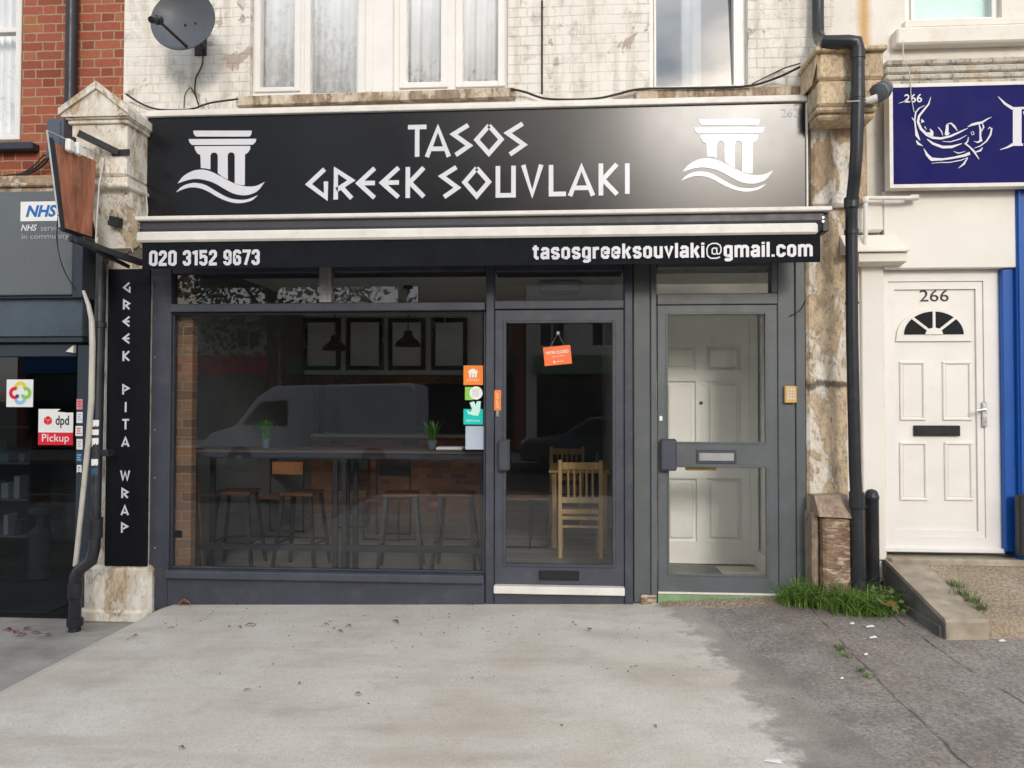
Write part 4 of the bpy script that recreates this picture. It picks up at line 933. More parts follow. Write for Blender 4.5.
# ------------------------------------------------------------------ vertical board
yb = -.065
VS = thing('vertical_sign', (X(127, yb, 420), yb, Z(566, yb, 127)), 'narrow vertical black board with white letters on the cream pilaster', 'sign')
b = MB(); b.prect(106.2, 269, 148.3, 566.3, yb, -.0415, .003); b.build('board', 'board_matt', VS)
b = MB()
for ch, cy in (('G', 287.6), ('R', 304.5), ('E', 321.5), ('E', 338.5), ('K', 356), ('P', 389.5), ('I', 407), ('T', 424.4), ('A', 441.6), ('W', 475.5), ('R', 493), ('A', 510), ('P', 527.6)):
    cx = 127-(cy-287)*.009; hw = {'W': 4.4, 'I': 1.2}.get(ch, 3.4); glyph(b, ch, *rect(cx-hw, cy-5, cx+hw, cy+5, yb), .0145, yb-.001)
b.build('lettering', 'letter', VS)

# ------------------------------------------------------------------ projecting sign on its bracket
xs = -3.529
FS = thing('projecting_sign', (xs, -.7, 2.75), 'weathered reddish brown hanging sign in a steel bracket by the gabled pilaster', 'sign')
q = [OX(*p, xs) for p in ((55, 143), (96, 161), (92, 237), (65.5, 228))]
b = MB(); b.hexa(q, [p+Vector((-.05, 0, 0)) for p in q]); b.build('panel', 'rust', FS)
b = MB(); b.hexa([q[0]+Vector((-.001, -.002, .01)), q[0]+Vector((-.001, -.028, .03)), q[3]+Vector((-.001, -.024, -.02)), q[3]+Vector((-.001, -.002, -.02))], [q[0]+Vector((-.03, -.002, .01)), q[0]+Vector((-.03, -.028, .03)), q[3]+Vector((-.028, -.024, -.02)), q[3]+Vector((-.028, -.002, -.02))])
b.tube([q[3]+Vector((-.025, 0, -.012)), q[2]+Vector((-.025, 0, -.012))], .012, 8); b.build('edge_frame', 'darkframe', FS)
wp = [OX(*p, xs+.02) for p in ((59.5, 227), (47, 130.5), (80, 145.5), (104, 156), (99, 185), (95.5, 243))]
b = MB(); b.tube(wp, .005, 8); b.tube([OX(*p, xs+.02) for p in ((85, 241), (95.5, 243), (97, 238))], .009, 8); b.build('wire_frame', 'wire', FS)
b = MB()
c0, c1 = W(78, 133, -.62), W(118, 152.5, -.43)
def bar(b, p, q_, w, h):
    d = (q_-p).normalized(); s = d.cross(Vector((0, 0, 1))).normalized()*w/2; u = s.cross(d).normalized()*h/2
    b.hexa([p+s+u, p-s+u, p-s-u, p+s-u], [q_+s+u, q_-s+u, q_-s-u, q_+s-u])
bar(b, c0, c1, .03, .045); bar(b, c1+Vector((-.05, .004, 0)), c1+Vector((.09, .004, 0)), .008, .05)
b.build('bracket', 'steel', FS); b = MB(); d0, d1 = OX(70, 238, xs), W(142, 263, -.30); bar(b, d0, d1+Vector((0, 0, 0)), .035, .045); bar(b, d0+Vector((.05, -.01, -.02)), d1+Vector((-.1, -.01, -.03)), .02, .025)
b.build('bracket', 'steel', FS)
b = MB()
for px, py in ((69.5, 145), (78, 148.5)):
    c = OX(px, py, xs+.03); b.box(c.x-.02, c.x+.02, c.y-.03, c.y+.03, c.z-.05, c.z+.04, .01)
b.build('lamp', 'white_p', FS)
b = MB(); c = OX(74, 144, xs+.01); b.box(c.x-.02, c.x+.01, c.y-.015, c.y+.015, c.z-.06, c.z+.05, .004); b.build('clamp', 'steel', FS); b = MB(); c = OX(87, 241, xs+.0); b.box(c.x-.06, c.x+.03, c.y-.08, c.y+.06, c.z-.02, c.z+.02, .008); b.build('clamp', 'steel', FS)
x0, x1, z0, z1 = rect(46, 118, 63, 158, -.12)
b = MB(); b.box(x0, x1, -.12, -.005, z0, z1, .01); b.box(x0+.02, x1-.02, -.13, -.118, z0+.03, z1-.03, .004); b.box(x0+.05, x1-.05, -.09, -.03, z0-.05, z0-.002, .006)
tag(b.build('meter_box', 'boxgrey'), 'small dark grey electrical box on the red brick behind the hanging sign', 'electrical box')
b = MB(); c = W(115.5, 222, -.30); b.box(-.045, .045, -.03, .03, -.038, .038, .006, Matrix.Translation(c) @ Matrix.Rotation(R(12), 4, 'Y'))
tag(b.build('junction_box', 'black_plastic'), 'small tilted black box on the flaking pilaster beside the awning end', 'junction box')

# ------------------------------------------------------------------ satellite dish
dc = W(183.5, 21, -.36); DT = thing('satellite_dish', dc, 'grey satellite dish on the white painted brick', 'satellite dish')
nrm = Vector((.06, -.98, .10)).normalized(); rot = nrm.to_track_quat('Z', 'Y').to_matrix().to_4x4()
TM = Matrix.Translation(dc) @ rot @ Matrix.Rotation(R(40), 4, 'Z') @ Matrix.Diagonal((1.0, .97, 1, 1))
b = MB(); prof = [(.01, -.045), (.07, -.041), (.14, -.028), (.20, -.008), (.245, .014), (.252, .018), (.254, .012), (.21, -.018), (.14, -.038), (.06, -.052), (.01, -.055)]
b.lathe(prof, (0, 0, 0), 40, TM); b.build('reflector', 'dish', DT, True)
b = MB()
for px, py in ((183, 22), (193, 20), (189, 39)):
    c = TM.inverted() @ W(px, py, -.36); b = MB(); b.lathe([(.009, -.006), (.009, .0), (.004, .003)], (c.x, c.y, -.035), 8, TM); b.build('bolt', 'black_plastic', DT)
e0, e1 = W(186, 46, -.40), W(158, 20, -.66); e0.z -= 0
b = MB(); b.tube([W(188, 46, -.33), e0, e1+Vector((.01, .0, -.01))], .011, 8); AR = b.build('arm', 'steel', DT)
b = MB(); dv = (dc-e1).normalized(); Tl = Matrix.Translation(e1) @ dv.to_track_quat('Z', 'Y').to_matrix().to_4x4(); b.lathe([(.022, -.09), (.026, -.08), (.026, -.02), (.034, -.015), (.034, .02), (.02, .025)], (0, 0, 0), 14, Tl); b.build('feed_horn', 'black_plastic', DT)
b = MB(); b.tube([dc+Vector((0, .06, -.02)), dc+Vector((.05, .22, -.10)), W(201, 45, -.0)], .02, 10); b.box(W(201, 45, 0).x-.05, W(201, 45, 0).x+.05, -.012, .001, W(201, 45, 0).z-.09, W(201, 45, 0).z+.09, .003); b.build('bracket', 'steel', DT)

# ------------------------------------------------------------------ pipes, conduits and cables
def pipe(name, pts, r, mat, label, cat, parts=(), smooth=True, seg=14):
    t = thing(name, pts[-1], label, cat); b = MB(); b.tube(pts, r, seg); b.build('tube', mat, t, smooth)
    for c, rr_, h in parts: b = MB(); b.lathe([(rr_*.9, -h/2), (rr_, -h/2+.004), (rr_, h/2-.004), (rr_*.9, h/2)], c, 16); b.build('collar', mat, t, smooth)
    return t
w = W(71.5, 40, -.06); t1 = Vector((w.x, -.06, 6.5))
pipe('downpipe', [Vector((w.x, -.06, TOP-.6)), w, Vector((w.x, -.06, Z(120, -.06, 71)))], .046, 'pipe', 'straight black downpipe on the red brick wall above the pilaster', 'downpipe')
a = W(101, 268, -.13); c = W(99.5, 540, -.20); 
pts = [W(101.5, 246, -.13), a, W(98, 400, -.22), W(95.5, 505, -.27), W(94, 548, -.29), W(91, 561, -.30), W(80, 569, -.31), W(75.5, 577, -.31), Vector((W(75, 600, -.31).x, -.31, -.19))]
g = pipe('downpipe', pts, [.041]*4+[.046]*5, 'pipe', 'cranked black drain pipe beside the vertical black board', 'downpipe', [(W(95, 528, -.275), .056, .16), (W(75.2, 590, -.31), .056, .12), (W(75, 622, -.31), .06, .06), (W(100, 325, -.17), .048, .05)])
b = MB(); b.box(W(99, 455, -.24).x-.06, W(99, 455, -.24).x+.09, -.27, -.18, Z(456, -.24, 99), Z(450, -.24, 99), .004); b.build('clip', 'pipe', g)
pts = [W(83.5, 291, -.24), W(88.5, 305, -.26), W(91.8, 320, -.27), W(92.5, 345, -.27), W(91.5, 400, -.275), W(88.5, 440, -.28), W(82, 505, -.29), W(75.5, 566, -.30)]
pipe('conduit', pts, [.012, .017, .021, .023, .023, .021, .02, .02], 'conduit', 'old off-white conduit running down in front of the black drain pipe', 'conduit', seg=10)
b = MB(); xa = X(92, -.05, 420); b.box(xa, X(112, -.05, 420), -.01, .1, -.1, Z(262, -.1, 95), .01); tag(b.build('wall_strip', 'stoneL'), 'narrow cream wall strip behind the black drain pipe', 'wall')
# right-hand downpipe
yp = -.46
pts = [Vector((X(818, -.08, 10), -.08, TOP-.5)), W(818, 10, -.08), W(818, 33, -.10), W(820, 40, -.2), W(826, 42.5, -.42), W(848, 41, yp), W(856, 42.5, yp), W(857.8, 50, yp), W(857.8, 100, yp), W(856.5, 150, yp), W(854.5, 178, -.42), W(851.5, 205, -.36), W(851.5, 240, -.34), W(852, 330, -.33), W(855, 470, -.31), W(857, 505, -.30), W(858.5, 586, -.30)]
g = pipe('downpipe', pts, [.043]*6+[.047]*3+[.043]*8, 'pipe', 'long cranked black downpipe in front of the bare stone pilaster', 'downpipe', [(W(857.8, 55, yp), .051, .07), (W(857.6, 95, yp), .050, .06), (W(851.6, 203, -.36), .053, .08), (W(851.6, 232, -.34), .050, .04), (W(852, 303, -.33), .047, .02), (W(856.5, 500, -.30), .053, .12), (W(858.4, 584, -.30), .052, .05)])
b = MB(); b.tube([W(856, 505, -.29), W(863, 507, -.20), W(868, 507, -.10)], .018, 8); b.build('clip', 'pipe', g)
b = MB(); b.tube([W(855, 102, yp-.0)+Vector((-.055, 0, .004)), W(858, 101, yp-.05), W(863, 102, yp)+Vector((.03, 0, 0)), W(874, 104, -.38)], .004, 6)
b.build('strap', 'wire', g)
# grey vent cowl by the blue sign
vc = W(880, 92, -.40); VC = thing('pipe_end', vc, 'grey ribbed pipe cowl between the downpipe and the blue sign', 'pipe')
TV = Matrix.Translation(vc) @ Vector((-.55, -.45, -.42)).normalized().to_track_quat('Z', 'Y').to_matrix().to_4x4()
b = MB(); b.lathe([(.03, -.12), (.055, -.09), (.06, -.05), (.066, -.048), (.066, -.035), (.06, -.03), (.062, .01), (.068, .012), (.068, .025), (.055, .03), (.03, .045)], (0, 0, 0), 18, TV); b.build('cowl', 'pharm', VC, True)
b = MB(); b.tube([W(877, 98, -.42), W(866, 101, -.40)], [.03, .022], 10); b.build('stub', 'white_pvc', VC, True)
# white waste pipe on the cream wall
pts = [W(917, 197.5, -.12), W(908, 198, -.14), W(866, 198, -.14), W(865.5, 204, -.14), W(865.5, 246, -.14)]
wpipe = pipe('waste_pipe', pts, .016, 'cream_smooth', 'thin cream painted waste pipe on the wall right of the downpipe', 'waste pipe', [(W(865.5, 200, -.14), .024, .04)], seg=10)
b = MB(); b.lathe([(.02, -.03), (.024, -.02), (.024, .02), (.02, .03)], (0, 0, 0), 12, Matrix.Translation(W(914, 197.5, -.12)) @ Matrix.Rotation(R(90), 4, 'Y'))
b.build('cap', 'trim_white', wpipe, True)
def cable(pts, r, label, mat='cable', sub=5, sag=0):
    P = [Vector(p) for p in pts]; out = []
    for i in range(len(P)-1):
        p0, p1, p2, p3 = P[max(0, i-1)], P[i], P[i+1], P[min(len(P)-1, i+2)]
        for j in range(sub):
            t = j/sub; out.append(.5*((2*p1)+(-p0+p2)*t+(2*p0-5*p1+4*p2-p3)*t*t+(-p0+3*p1-3*p2+p3)*t**3))
    b = MB(); b.tube(out+[P[-1]], r, 6); return tag(b.build('cable', mat, None, True), label, 'cable')
cable([W(126, 94, -.08), W(140, 103, -.04), W(156, 109, -.03), W(178, 110, -.03), W(194, 108.5, -.03), W(210, 103, -.09), W(238, 99, -.10)], .008, 'dark cable drooping from the gabled cap along the white brick')
cable([W(201, 40, -.015), W(203, 60, -.012), W(200, 70, -.012), W(196, 78, -.012), W(195, 92, -.012), W(199, 106, -.012)], .006, 'short dark cable hanging down from the satellite dish')
cable([W(184, 108, -.012), W(185, 95, -.02), W(190, 88, -.03), W(193, 91, -.03), W(199, 104, -.03)], .004, 'thin looped wire on the white brick below the dish')
cable([W(511, 89, -.09), W(525, 92, -.05), W(545, 98.5, -.05), W(575, 99.5, -.05), W(600, 98, -.05), W(618, 94, -.05), W(642, 89, -.06), W(700, 88, -.07), W(748, 86, -.07), W(775, 78.5, -.05), W(800, 67, -.20)], .009, 'long black cable looping along the ledge above the fascia sign')
cable([W(752, 84, -.05), W(770, 75, -.03), W(785, 68, -.03), W(800, 63.5, -.20)], .005, 'thin black cable rising to the stone block by the downpipe')
cable([W(903, 40, -.13), W(904, 60, -.18), W(910, 75, -.19), W(911, 95, -.19), W(914, 112, -.19)], .0035, 'thin pale wire hanging over the blue fish sign', 'wire')
cable([OX(58, 215, xs+.03), W(57, 240, -.45), W(61, 262, -.40), W(68, 278, -.30), W(76, 290, -.23)], .004, 'thin black wire drooping over the grey pharmacy fascia')
for i, (dy, lab) in enumerate(((0, 'uppermost of the dark cables bunched on the brick above the pharmacy fascia'), (4, 'middle one of the dark cables bunched on the brick above the pharmacy fascia'), (9, 'lowest of the dark cables bunched on the brick above the pharmacy fascia'))):
    cable([W(-30, 183-dy*.2+i, -.05), W(5, 180-dy*.5, -.06), W(22, 176-dy*.3, -.05), W(36, 170-dy*.7, -.06), W(44, 164-dy, -.08), W(49, 158, -.09)], .010-.002*i, lab)
cable([W(146, 196, -.15), W(147, 215, -.22), W(139, 235, -.30), W(131, 242, -.31), W(133, 252, -.30)], .006, 'pale looped cable on the pilaster beside the awning end', 'conduit')
cable([W(101, 262, -.25), W(118, 258, -.27), W(132, 251, -.29), W(140, 246, -.30)], .005, 'short black cable under the hanging sign bracket')
cable([W(806, 300, -.03), W(800, 310, -.03), W(790, 316, -.025)], .004, 'short dark wire end beside the grey entrance frame')

# ------------------------------------------------------------------ fish sign
yf = -.18
FN = thing('fish_sign', (X(1010, yf, 130), yf, Z(187, yf, 1000)), 'navy blue shop sign with white line-drawn fish', 'shop sign')
x0 = X(889.5, yf, 135); zA, zB = Z(188, yf, 895), Z(84, yf, 895)
b = MB(); b.box(x0+.025, x0+3.3, yf+.004, -.10, zA+.025, zB-.025, 0); b.build('board', 'navy', FN)
b = MB(); cells(b, x0, x0+3.33, zA, zB, [(x0+.026, x0+3.30, zA+.027, zB-.027)], yf, -.09); b.build('frame', 'trim_white', FN)
b = MB(); s = 1/6.4
strokes = [([(325, 140), (312, 185), (280, 225), (250, 262), (243, 300), (262, 345), (300, 382), (340, 402), (390, 406), (450, 392), (510, 365), (562, 340)], [2, 9, 11, 12, 14, 15, 16, 15, 13, 12, 10, 3]),
 ([(285, 195), (250, 212), (228, 240), (222, 290), (228, 340), (236, 385), (256, 418)], [2, 6, 8, 8, 9, 18, 4]), ([(203, 272), (216, 288), (226, 300)], [3, 8, 2]),
 ([(232, 420), (245, 440), (275, 455)], [6, 14, 2]), ([(280, 470), (300, 510), (330, 540), (400, 540), (470, 530), (540, 515), (575, 500)], [2, 14, 20, 12, 12, 16, 18]),
 ([(330, 566), (380, 560), (440, 560), (520, 545), (560, 528)], [2, 4, 5, 6, 2]), ([(300, 410), (340, 440), (400, 462), (460, 460), (525, 438)], [4, 14, 16, 16, 3]), ([(400, 425), (450, 428), (510, 410), (555, 385)], [2, 5, 6, 2]),
 ([(265, 285), (275, 298), (262, 305)], [8, 12, 3]), ([(320, 345), (332, 365), (330, 385), (300, 370)], [4, 16, 20, 4]), ([(285, 330), (296, 350)], [5, 3]), ([(372, 335), (392, 360), (402, 388)], [4, 6, 2]),
 ([(430, 318), (428, 350), (425, 385)], [14, 18, 22]), ([(430, 313), (455, 310), (475, 330), (495, 358)], [4, 8, 12, 3]), ([(420, 385), (445, 372)], [14, 5]),
 ([(560, 332), (590, 318), (625, 310), (650, 305), (690, 280), (712, 270)], [3, 14, 16, 12, 6, 2]), ([(632, 312), (642, 350), (640, 390), (645, 420), (625, 432), (600, 425)], [4, 12, 10, 14, 8, 2]), ([(655, 310), (662, 335), (650, 360)], [4, 8, 3]),
 ([(714, 340), (705, 385), (680, 425), (640, 455), (600, 470)], [8, 10, 8, 6, 2]), ([(690, 350), (700, 335), (712, 345)], [2, 5, 3]), ([(565, 398), (560, 425), (545, 440), (570, 460), (600, 490), (632, 540)], [3, 6, 10, 8, 12, 3]),
 ([(560, 530), (535, 570), (500, 598)], [4, 12, 2]), ([(655, 465), (640, 485), (600, 498)], [3, 12, 3]), ([(470, 490), (500, 502), (545, 490)], [2, 6, 2]), ([(580, 368), (588, 385), (600, 380), (596, 365), (584, 362)], 3),
 ([(120, 182), (150, 172), (175, 150)], [2, 4, 3])]
for i, (pts, w) in enumerate(strokes):
    wp = [W(880+u*s, 75+t*s, yf) for u, t in pts]; k = s/127
    b.ribbon([(p.x, p.z) for p in wp], [q_*k for q_ in w] if isinstance(w, list) else w*k, yf+.003, yf-.0005-.0002*i)
b.build('emblem', 'letter', FN)
b = MB(); b.text('266', *rect(904.5, 94, 922, 102.5, yf), yf+.002, .003, .01)
b.build('number', 'letter', FN)
b = MB(); 
for i, (pts, w) in enumerate([([(878, 210), (878, 450)], 50), ([(838, 214), (960, 210)], 14), ([(838, 446), (915, 446)], 14), ([(930, 230), (985, 400), (1040, 230)], 30), ([(1075, 210), (1075, 450)], 50), ([(1020, 212), (1120, 212)], 14), ([(1040, 446), (1112, 446)], 14), ([(755, 138), (800, 185), (850, 216)], [3, 14, 18]), ([(768, 478), (810, 465), (845, 448)], [3, 10, 16])]):
    wp = [W(880+u*s, 75+t*s, yf) for u, t in pts]; k = s/127
    b.ribbon([(p.x, p.z) for p in wp], [q_*k for q_ in w] if isinstance(w, list) else w*k, yf+.003, yf-.0006-.0002*i)
b.build('lettering', 'letter', FN)

# ------------------------------------------------------------------ cream house door
yd = .02
CD = thing('house_door', (X(942, yd), yd, .45), 'cream panelled front door with fanlight above the concrete ramp', 'door')
ox0, ox1, oz0, oz1 = rect(881, 270, 1003, 552, yd); lx0, lx1, lz0, lz1 = rect(896, 289, 978, 531, yd)
b = MB(); cells(b, ox0, ox1, oz0, oz1, [(lx0-.05, lx1+.05, lz0-.05, lz1+.06)], yd, .2); b.build('frame', 'white_pvc', CD)
b = MB(); cells(b, lx0-.049, lx1+.049, lz0-.049, lz1+.058, [(lx0, lx1, lz0, lz1)], yd+.012, .18)
for zz in (oz0+.0,): b.box(ox0+.01, ox1-.01, yd-.03, yd-.0005, oz0, oz0+.035, .006)
b.build('leaf_border', 'white_pvc', CD)
dr = lambda a, b_, c, d: rect(a, b_, c, d, yd)
pan = [dr(901, 361, 927, 420.5), dr(944, 361, 973.5, 420.5), dr(901, 442, 929, 501), dr(946, 442, 975, 501)]
cxm, czm = X(934.5, yd, 335), Z(336.5, yd, 934)
leaf = MB(); leaf.box(lx0, lx1, yd+.03, .14, lz0, lz1, .002); leaf.build('leaf', 'door_cream', CD)
for pn in pan:
    b = MB(); t = .022
    for q in ((pn[0], pn[1], pn[2], pn[2]+t), (pn[0], pn[1], pn[3]-t, pn[3]), (pn[0], pn[0]+t, pn[2]+t, pn[3]-t), (pn[1]-t, pn[1], pn[2]+t, pn[3]-t)): b.box(q[0], q[1], yd+.016, yd+.034, q[2], q[3], .008)
    b.box(pn[0]+t+.006, pn[1]-t-.006, yd+.0265, yd+.034, pn[2]+t+.006, pn[3]-t-.006, .004); b.build('panel', 'door_cream', CD)
rO, rI, rG = (971.5-899.5)/2/128, .235, .06
arc = lambda r, n=28, z=0: [(cxm+r*math.cos(math.pi*i/n), czm+z+r*.80*math.sin(math.pi*i/n)) for i in range(n+1)]
b = MB(); o_ = arc(.275); i_ = arc(.222, z=.018)
b.prism([(cxm+.285, czm-.035), *[(p[0], p[1]) for p in o_], (cxm-.285, czm-.035)], yd+.012, yd+.034)
FL = b.build('fanlight', 'door_cream', CD)
b = MB(); b.prism(arc(.222, z=.016), yd+.009, yd+.0118); b.build('pane', 'dglass', FL)
b = MB()
for th in (45, 90, 135):
    c_, s_ = math.cos(R(th)), math.sin(R(th)); b.ribbon([(cxm+.05*c_, czm+.016+.05*s_*.8), (cxm+.226*c_, czm+.016+.226*s_*.8)], .020, yd+.003, yd+.0088)
b.prism(arc(.065, z=.016), yd+.002, yd+.0086)
b.build('glazing_bar', 'door_cream', FL)
b = MB(); b.prect(914.5, 425.5, 960.5, 436, yd+.008, yd+.031, .004); b.prect(917, 428, 958, 434, yd+.002, yd+.0082, .004); b.build('letter_plate', 'black_plastic', CD)
b = MB(); b.prect(982.8, 402, 987.2, 427, yd-.01, yd+.013, .004); b.tube([W(985.5, 409, yd-.01), W(985.5, 409.5, yd-.06), W(976.5, 410.5, yd-.06)], .009, 8); b.build('handle', 'chrome', CD)
b = MB(); b.text('266', *rect(919.5, 290, 948.5, 301.5, yd+.03), yd+.03, .004, .0); b.build('number', 'ink', CD)

# ------------------------------------------------------------------ concrete ramp up to the cream door
RP = thing('ramp', (3.2, -.5, .1), 'brown concrete ramp with pale kerb edge in front of the cream door', 'ramp')
tz = lambda y: .415+(y-.0)*.215
xL = 2.44; yF = -.93
b = MB(); b.prism([(.06, .0), (.06, tz(0)+.002), (0, tz(0)), (yF, tz(yF)), (yF-.02, tz(yF)-.02), (yF-.02, .0)], xL, xL+.26, 'x'); b.build('kerb', 'rampkerb', RP)
b = MB(); n1, n2 = 60, 40; g_ = [[None]*(n2+1) for _ in range(n1+1)]; rr = random.Random(5)
for i in range(n1+1):
    for j in range(n2+1):
        x = xL+.262+3.2*i/n1; y = .06-(.06-yF-.06)*j/n2; z = tz(y)-.006-.02*(j/n2)**2+rr.uniform(-.005, .005)-max(0, x-3.6)*.05
        g_[i][j] = b.bm.verts.new((x, y, z))
for i in range(n1):
    for j in range(n2): b.bm.faces.new((g_[i][j], g_[i+1][j], g_[i+1][j+1], g_[i][j+1]))
for i in range(n1):
    p, q_ = g_[i][n2], g_[i+1][n2]; a = b.bm.verts.new((p.co.x, p.co.y-.07, gz(p.co.x, p.co.y-.07)-.01)); c = b.bm.verts.new((q_.co.x, q_.co.y-.07, gz(q_.co.x, q_.co.y-.07)-.01)); b.bm.faces.new((p, q_, c, a))
b.build('slope', 'ramp', RP)
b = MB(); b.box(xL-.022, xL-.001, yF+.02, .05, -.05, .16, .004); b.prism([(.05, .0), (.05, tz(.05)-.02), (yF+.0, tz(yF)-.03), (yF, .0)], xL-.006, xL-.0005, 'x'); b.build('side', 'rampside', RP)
b = MB(); b.box(xL+.02, X(1030, -.1), -.10, .08, tz(0)-.2, tz(0)+.012, .012); b.build('doorstep', 'rampkerb', RP)

# ------------------------------------------------------------------ bollard
c = W(872, 535, -.13); c.z = gz(c.x, c.y); BO = thing('bollard', c, 'short black rounded post beside the downpipe at the ramp', 'bollard')
zt_ = (W(871, 489, c.y)).z
b = MB(); b.lathe([(.050, -.1), (.050, zt_-c.z-.075), (.053, zt_-c.z-.07), (.053, zt_-c.z-.055), (.049, zt_-c.z-.045), (.042, zt_-c.z-.02), (.028, zt_-c.z-.006), (.005, zt_-c.z)], c, 22); b.build('post', 'pipe', BO, True)

# ------------------------------------------------------------------ keypad
yk = -.05
KP = thing('keypad', W(791, 394, yk), 'yellowed entry keypad on the grey entrance frame', 'keypad')
b = MB(); b.prect(785, 386, 797, 403, yk, -.011, .006); b.build('case', 'keypad', KP)
b = MB()
for i in range(3):
    for j in range(4): b.prect(787.3+i*2.7, 388.5+j*3, 789.3+i*2.7, 390.6+j*3, yk-.004, yk-.0005, .001)
b.build('key', 'terracotta', KP)
# ------------------------------------------------------------------ stickers and notices
yg = .036
def plate(name, a, b_, c, d, y, mat, label, cat='sticker', th=.003, group=None):
    t = thing(name, W((a+c)/2, (b_+d)/2, y), label, cat, group); b = MB(); b.prect(a, b_, c, d, y, y+th, 0); b.build('backing', mat, t); return t
t = plate('sticker', 463.5, 365.5, 483, 385, yg, 'orange', 'square orange window sticker with white house mark, topmost by the door post')
b = MB(); cx, cz = X(473, yg, 373), Z(373.5, yg, 473); k = .008
b.prism([(cx-5*k, cz+1*k), (cx-4*k, cz+3.2*k), (cx, cz+5*k), (cx+4*k, cz+3.2*k), (cx+5*k, cz+1*k), (cx+4*k, cz+.6*k), (cx+3.6*k, cz-4*k), (cx+1.9*k, cz-4*k), (cx+1.6*k, cz), (cx+.9*k, cz), (cx+.8*k, cz-4*k), (cx-.8*k, cz-4*k), (cx-.9*k, cz), (cx-1.6*k, cz), (cx-1.9*k, cz-4*k), (cx-3.6*k, cz-4*k), (cx-4*k, cz+.6*k)], yg-.0012, yg-.0002)
b.build('emblem', 'white_p', t); b = MB(); b.text('JUST EAT', *rect(467, 379, 479.5, 381.6, yg), yg, .001); b.build('lettering', 'white_p', t)
t = thing('sticker', W(473, 393, yg), 'green and white food hygiene sticker between the orange and turquoise ones', 'sticker')
b = MB(); b.prect(465, 387, 473, 400, yg, yg+.003, 0); b.build('backing', 'green_p', t)
b = MB(); cx, cz, r_ = X(476, yg, 393), Z(393, yg, 476), .053; b.prism([(cx+r_*math.cos(i*math.pi/12), cz+r_*math.sin(i*math.pi/12)) for i in range(24)], yg-.001, yg+.002); b.build('disc', 'white_p', t)
b = MB()
for i in range(4): b.box(cx-.03, cx+.025-.006*(i % 2), yg-.002, yg-.0011, cz+.022-.016*i, cz+.027-.016*i, 0)
b.build('print', 'letter_dull', t)
t = thing('sticker', W(473, 413, yg), 'turquoise sticker with pale animal-head mark on the window', 'sticker')
b = MB(); b.prect(463.5, 409, 483, 424.5, yg, yg+.003, 0); b.build('backing', 'teal', t)
b = MB(); q = lambda u, w_: (X(400+u/3.938, yg, 410), Z(260+w_/3.938, yg, 473))
b.prism([q(*p) for p in ((262, 590), (278, 600), (284, 588), (274, 562), (292, 556), (298, 572), (303, 556), (318, 556), (316, 590), (308, 614), (290, 612), (268, 606))], yg-.0015, yg-.0002); b.build('emblem', 'mint', t)
b = MB(); b.text('deliveroo', *rect(466, 419, 480, 421.7, yg), yg, .001); b.build('lettering', 'mint', t)
t = thing('notice', W(475, 437, .055), 'plain pale paper sheet standing inside the window below the stickers', 'paper'); b = MB(); b.prect(465.5, 426, 486, 449.5, .056, .058, 0); b.build('sheet', 'paper', t)
t = plate('sticker', 494.2, 390, 501, 410.5, .002, 'orange', 'narrow orange sticker on the door frame above the handle', th=.002)
b = MB(); T90 = Matrix.Translation(W(497.6, 400, .002)) @ Matrix.Rotation(R(-90), 4, 'Y'); b.text('JUST EAT', -.06, .06, -.012, .012, -.0005, .001, mat=T90); b.build('lettering', 'white_p', t)
t = thing('closed_sign', W(557.5, 355, .018), 'tilted orange closed notice hanging in the shop door', 'notice')
c = W(557.5, 355.5, .02); TR = Matrix.Translation(c) @ Matrix.Rotation(R(-5.5), 4, 'Y'); hw, hh = .108, .074
b = MB(); b.box(-hw, hw, -.0015, .0015, -hh, hh, 0, TR); b.build('board', 'orange_r', t)
b = MB(); b.text("WE'RE CLOSED", -hw+.018, hw-.018, .014, .040, -.0016, .001, .012, mat=TR); b.text('see you soon', -.045, .055, -.014, -.001, -.0016, .001, mat=TR); b.text('JUST EAT', -.02, .045, -.056, -.042, -.0016, .001, mat=TR); b.box(-.035, -.025, -.0025, -.0017, -.058, -.04, 0, TR); b.build('lettering', 'white_p', t)
hk = W(558, 333, .018); b = MB(); b.tube([TR @ Vector((-hw*.45, 0, hh)), hk, TR @ Vector((hw*.55, 0, hh))], .0009, 5); b.build('string', 'conduit', t)
b = MB(); b.lathe([(.014, -.008), (.016, -.004), (.010, .004)], (0, 0, 0), 12, Matrix.Translation(hk+Vector((0, .004, 0))) @ Matrix.Rotation(R(90), 4, 'X')); b.build('suction_hook', 'silver', t)

# pharmacy plates and stickers
yp_ = -.203
t = plate('health_sign', 20.5, 201.5, 59, 221, yp_, 'white_p', 'white plate with blue italic letters on the grey pharmacy fascia', 'sign')
b = MB(); r_ = rect(26, 205, 57, 217, yp_); b.text('NHS', *r_, yp_, .002, .035, .25); b.build('lettering', 'blue_p', t)
t = thing('fascia_lettering', W(45, 230, yp_), 'small white lettering on the grey fascia below the white health plate', 'lettering')
b = MB(); b.text('NHS', *rect(21, 224.5, 37, 231, yp_), yp_, .002, .03, .25); b.build('bold_word', 'letter', t)
b = MB(); b.text('services', *rect(41, 225, 66, 231, yp_), yp_, .002, .0); b.text('in community', *rect(22, 234, 69, 240.5, yp_), yp_, .002, .0); b.build('faint_word', 'letter_dull', t)
yq = -.006
t = plate('poster', 6.5, 379.5, 33, 407, yq, 'white_p', 'white square poster with rainbow cross on the pharmacy glass', 'poster', .004)
cx, cz = X(20.3, yq, 393), Z(393, yq, 20); u = .030
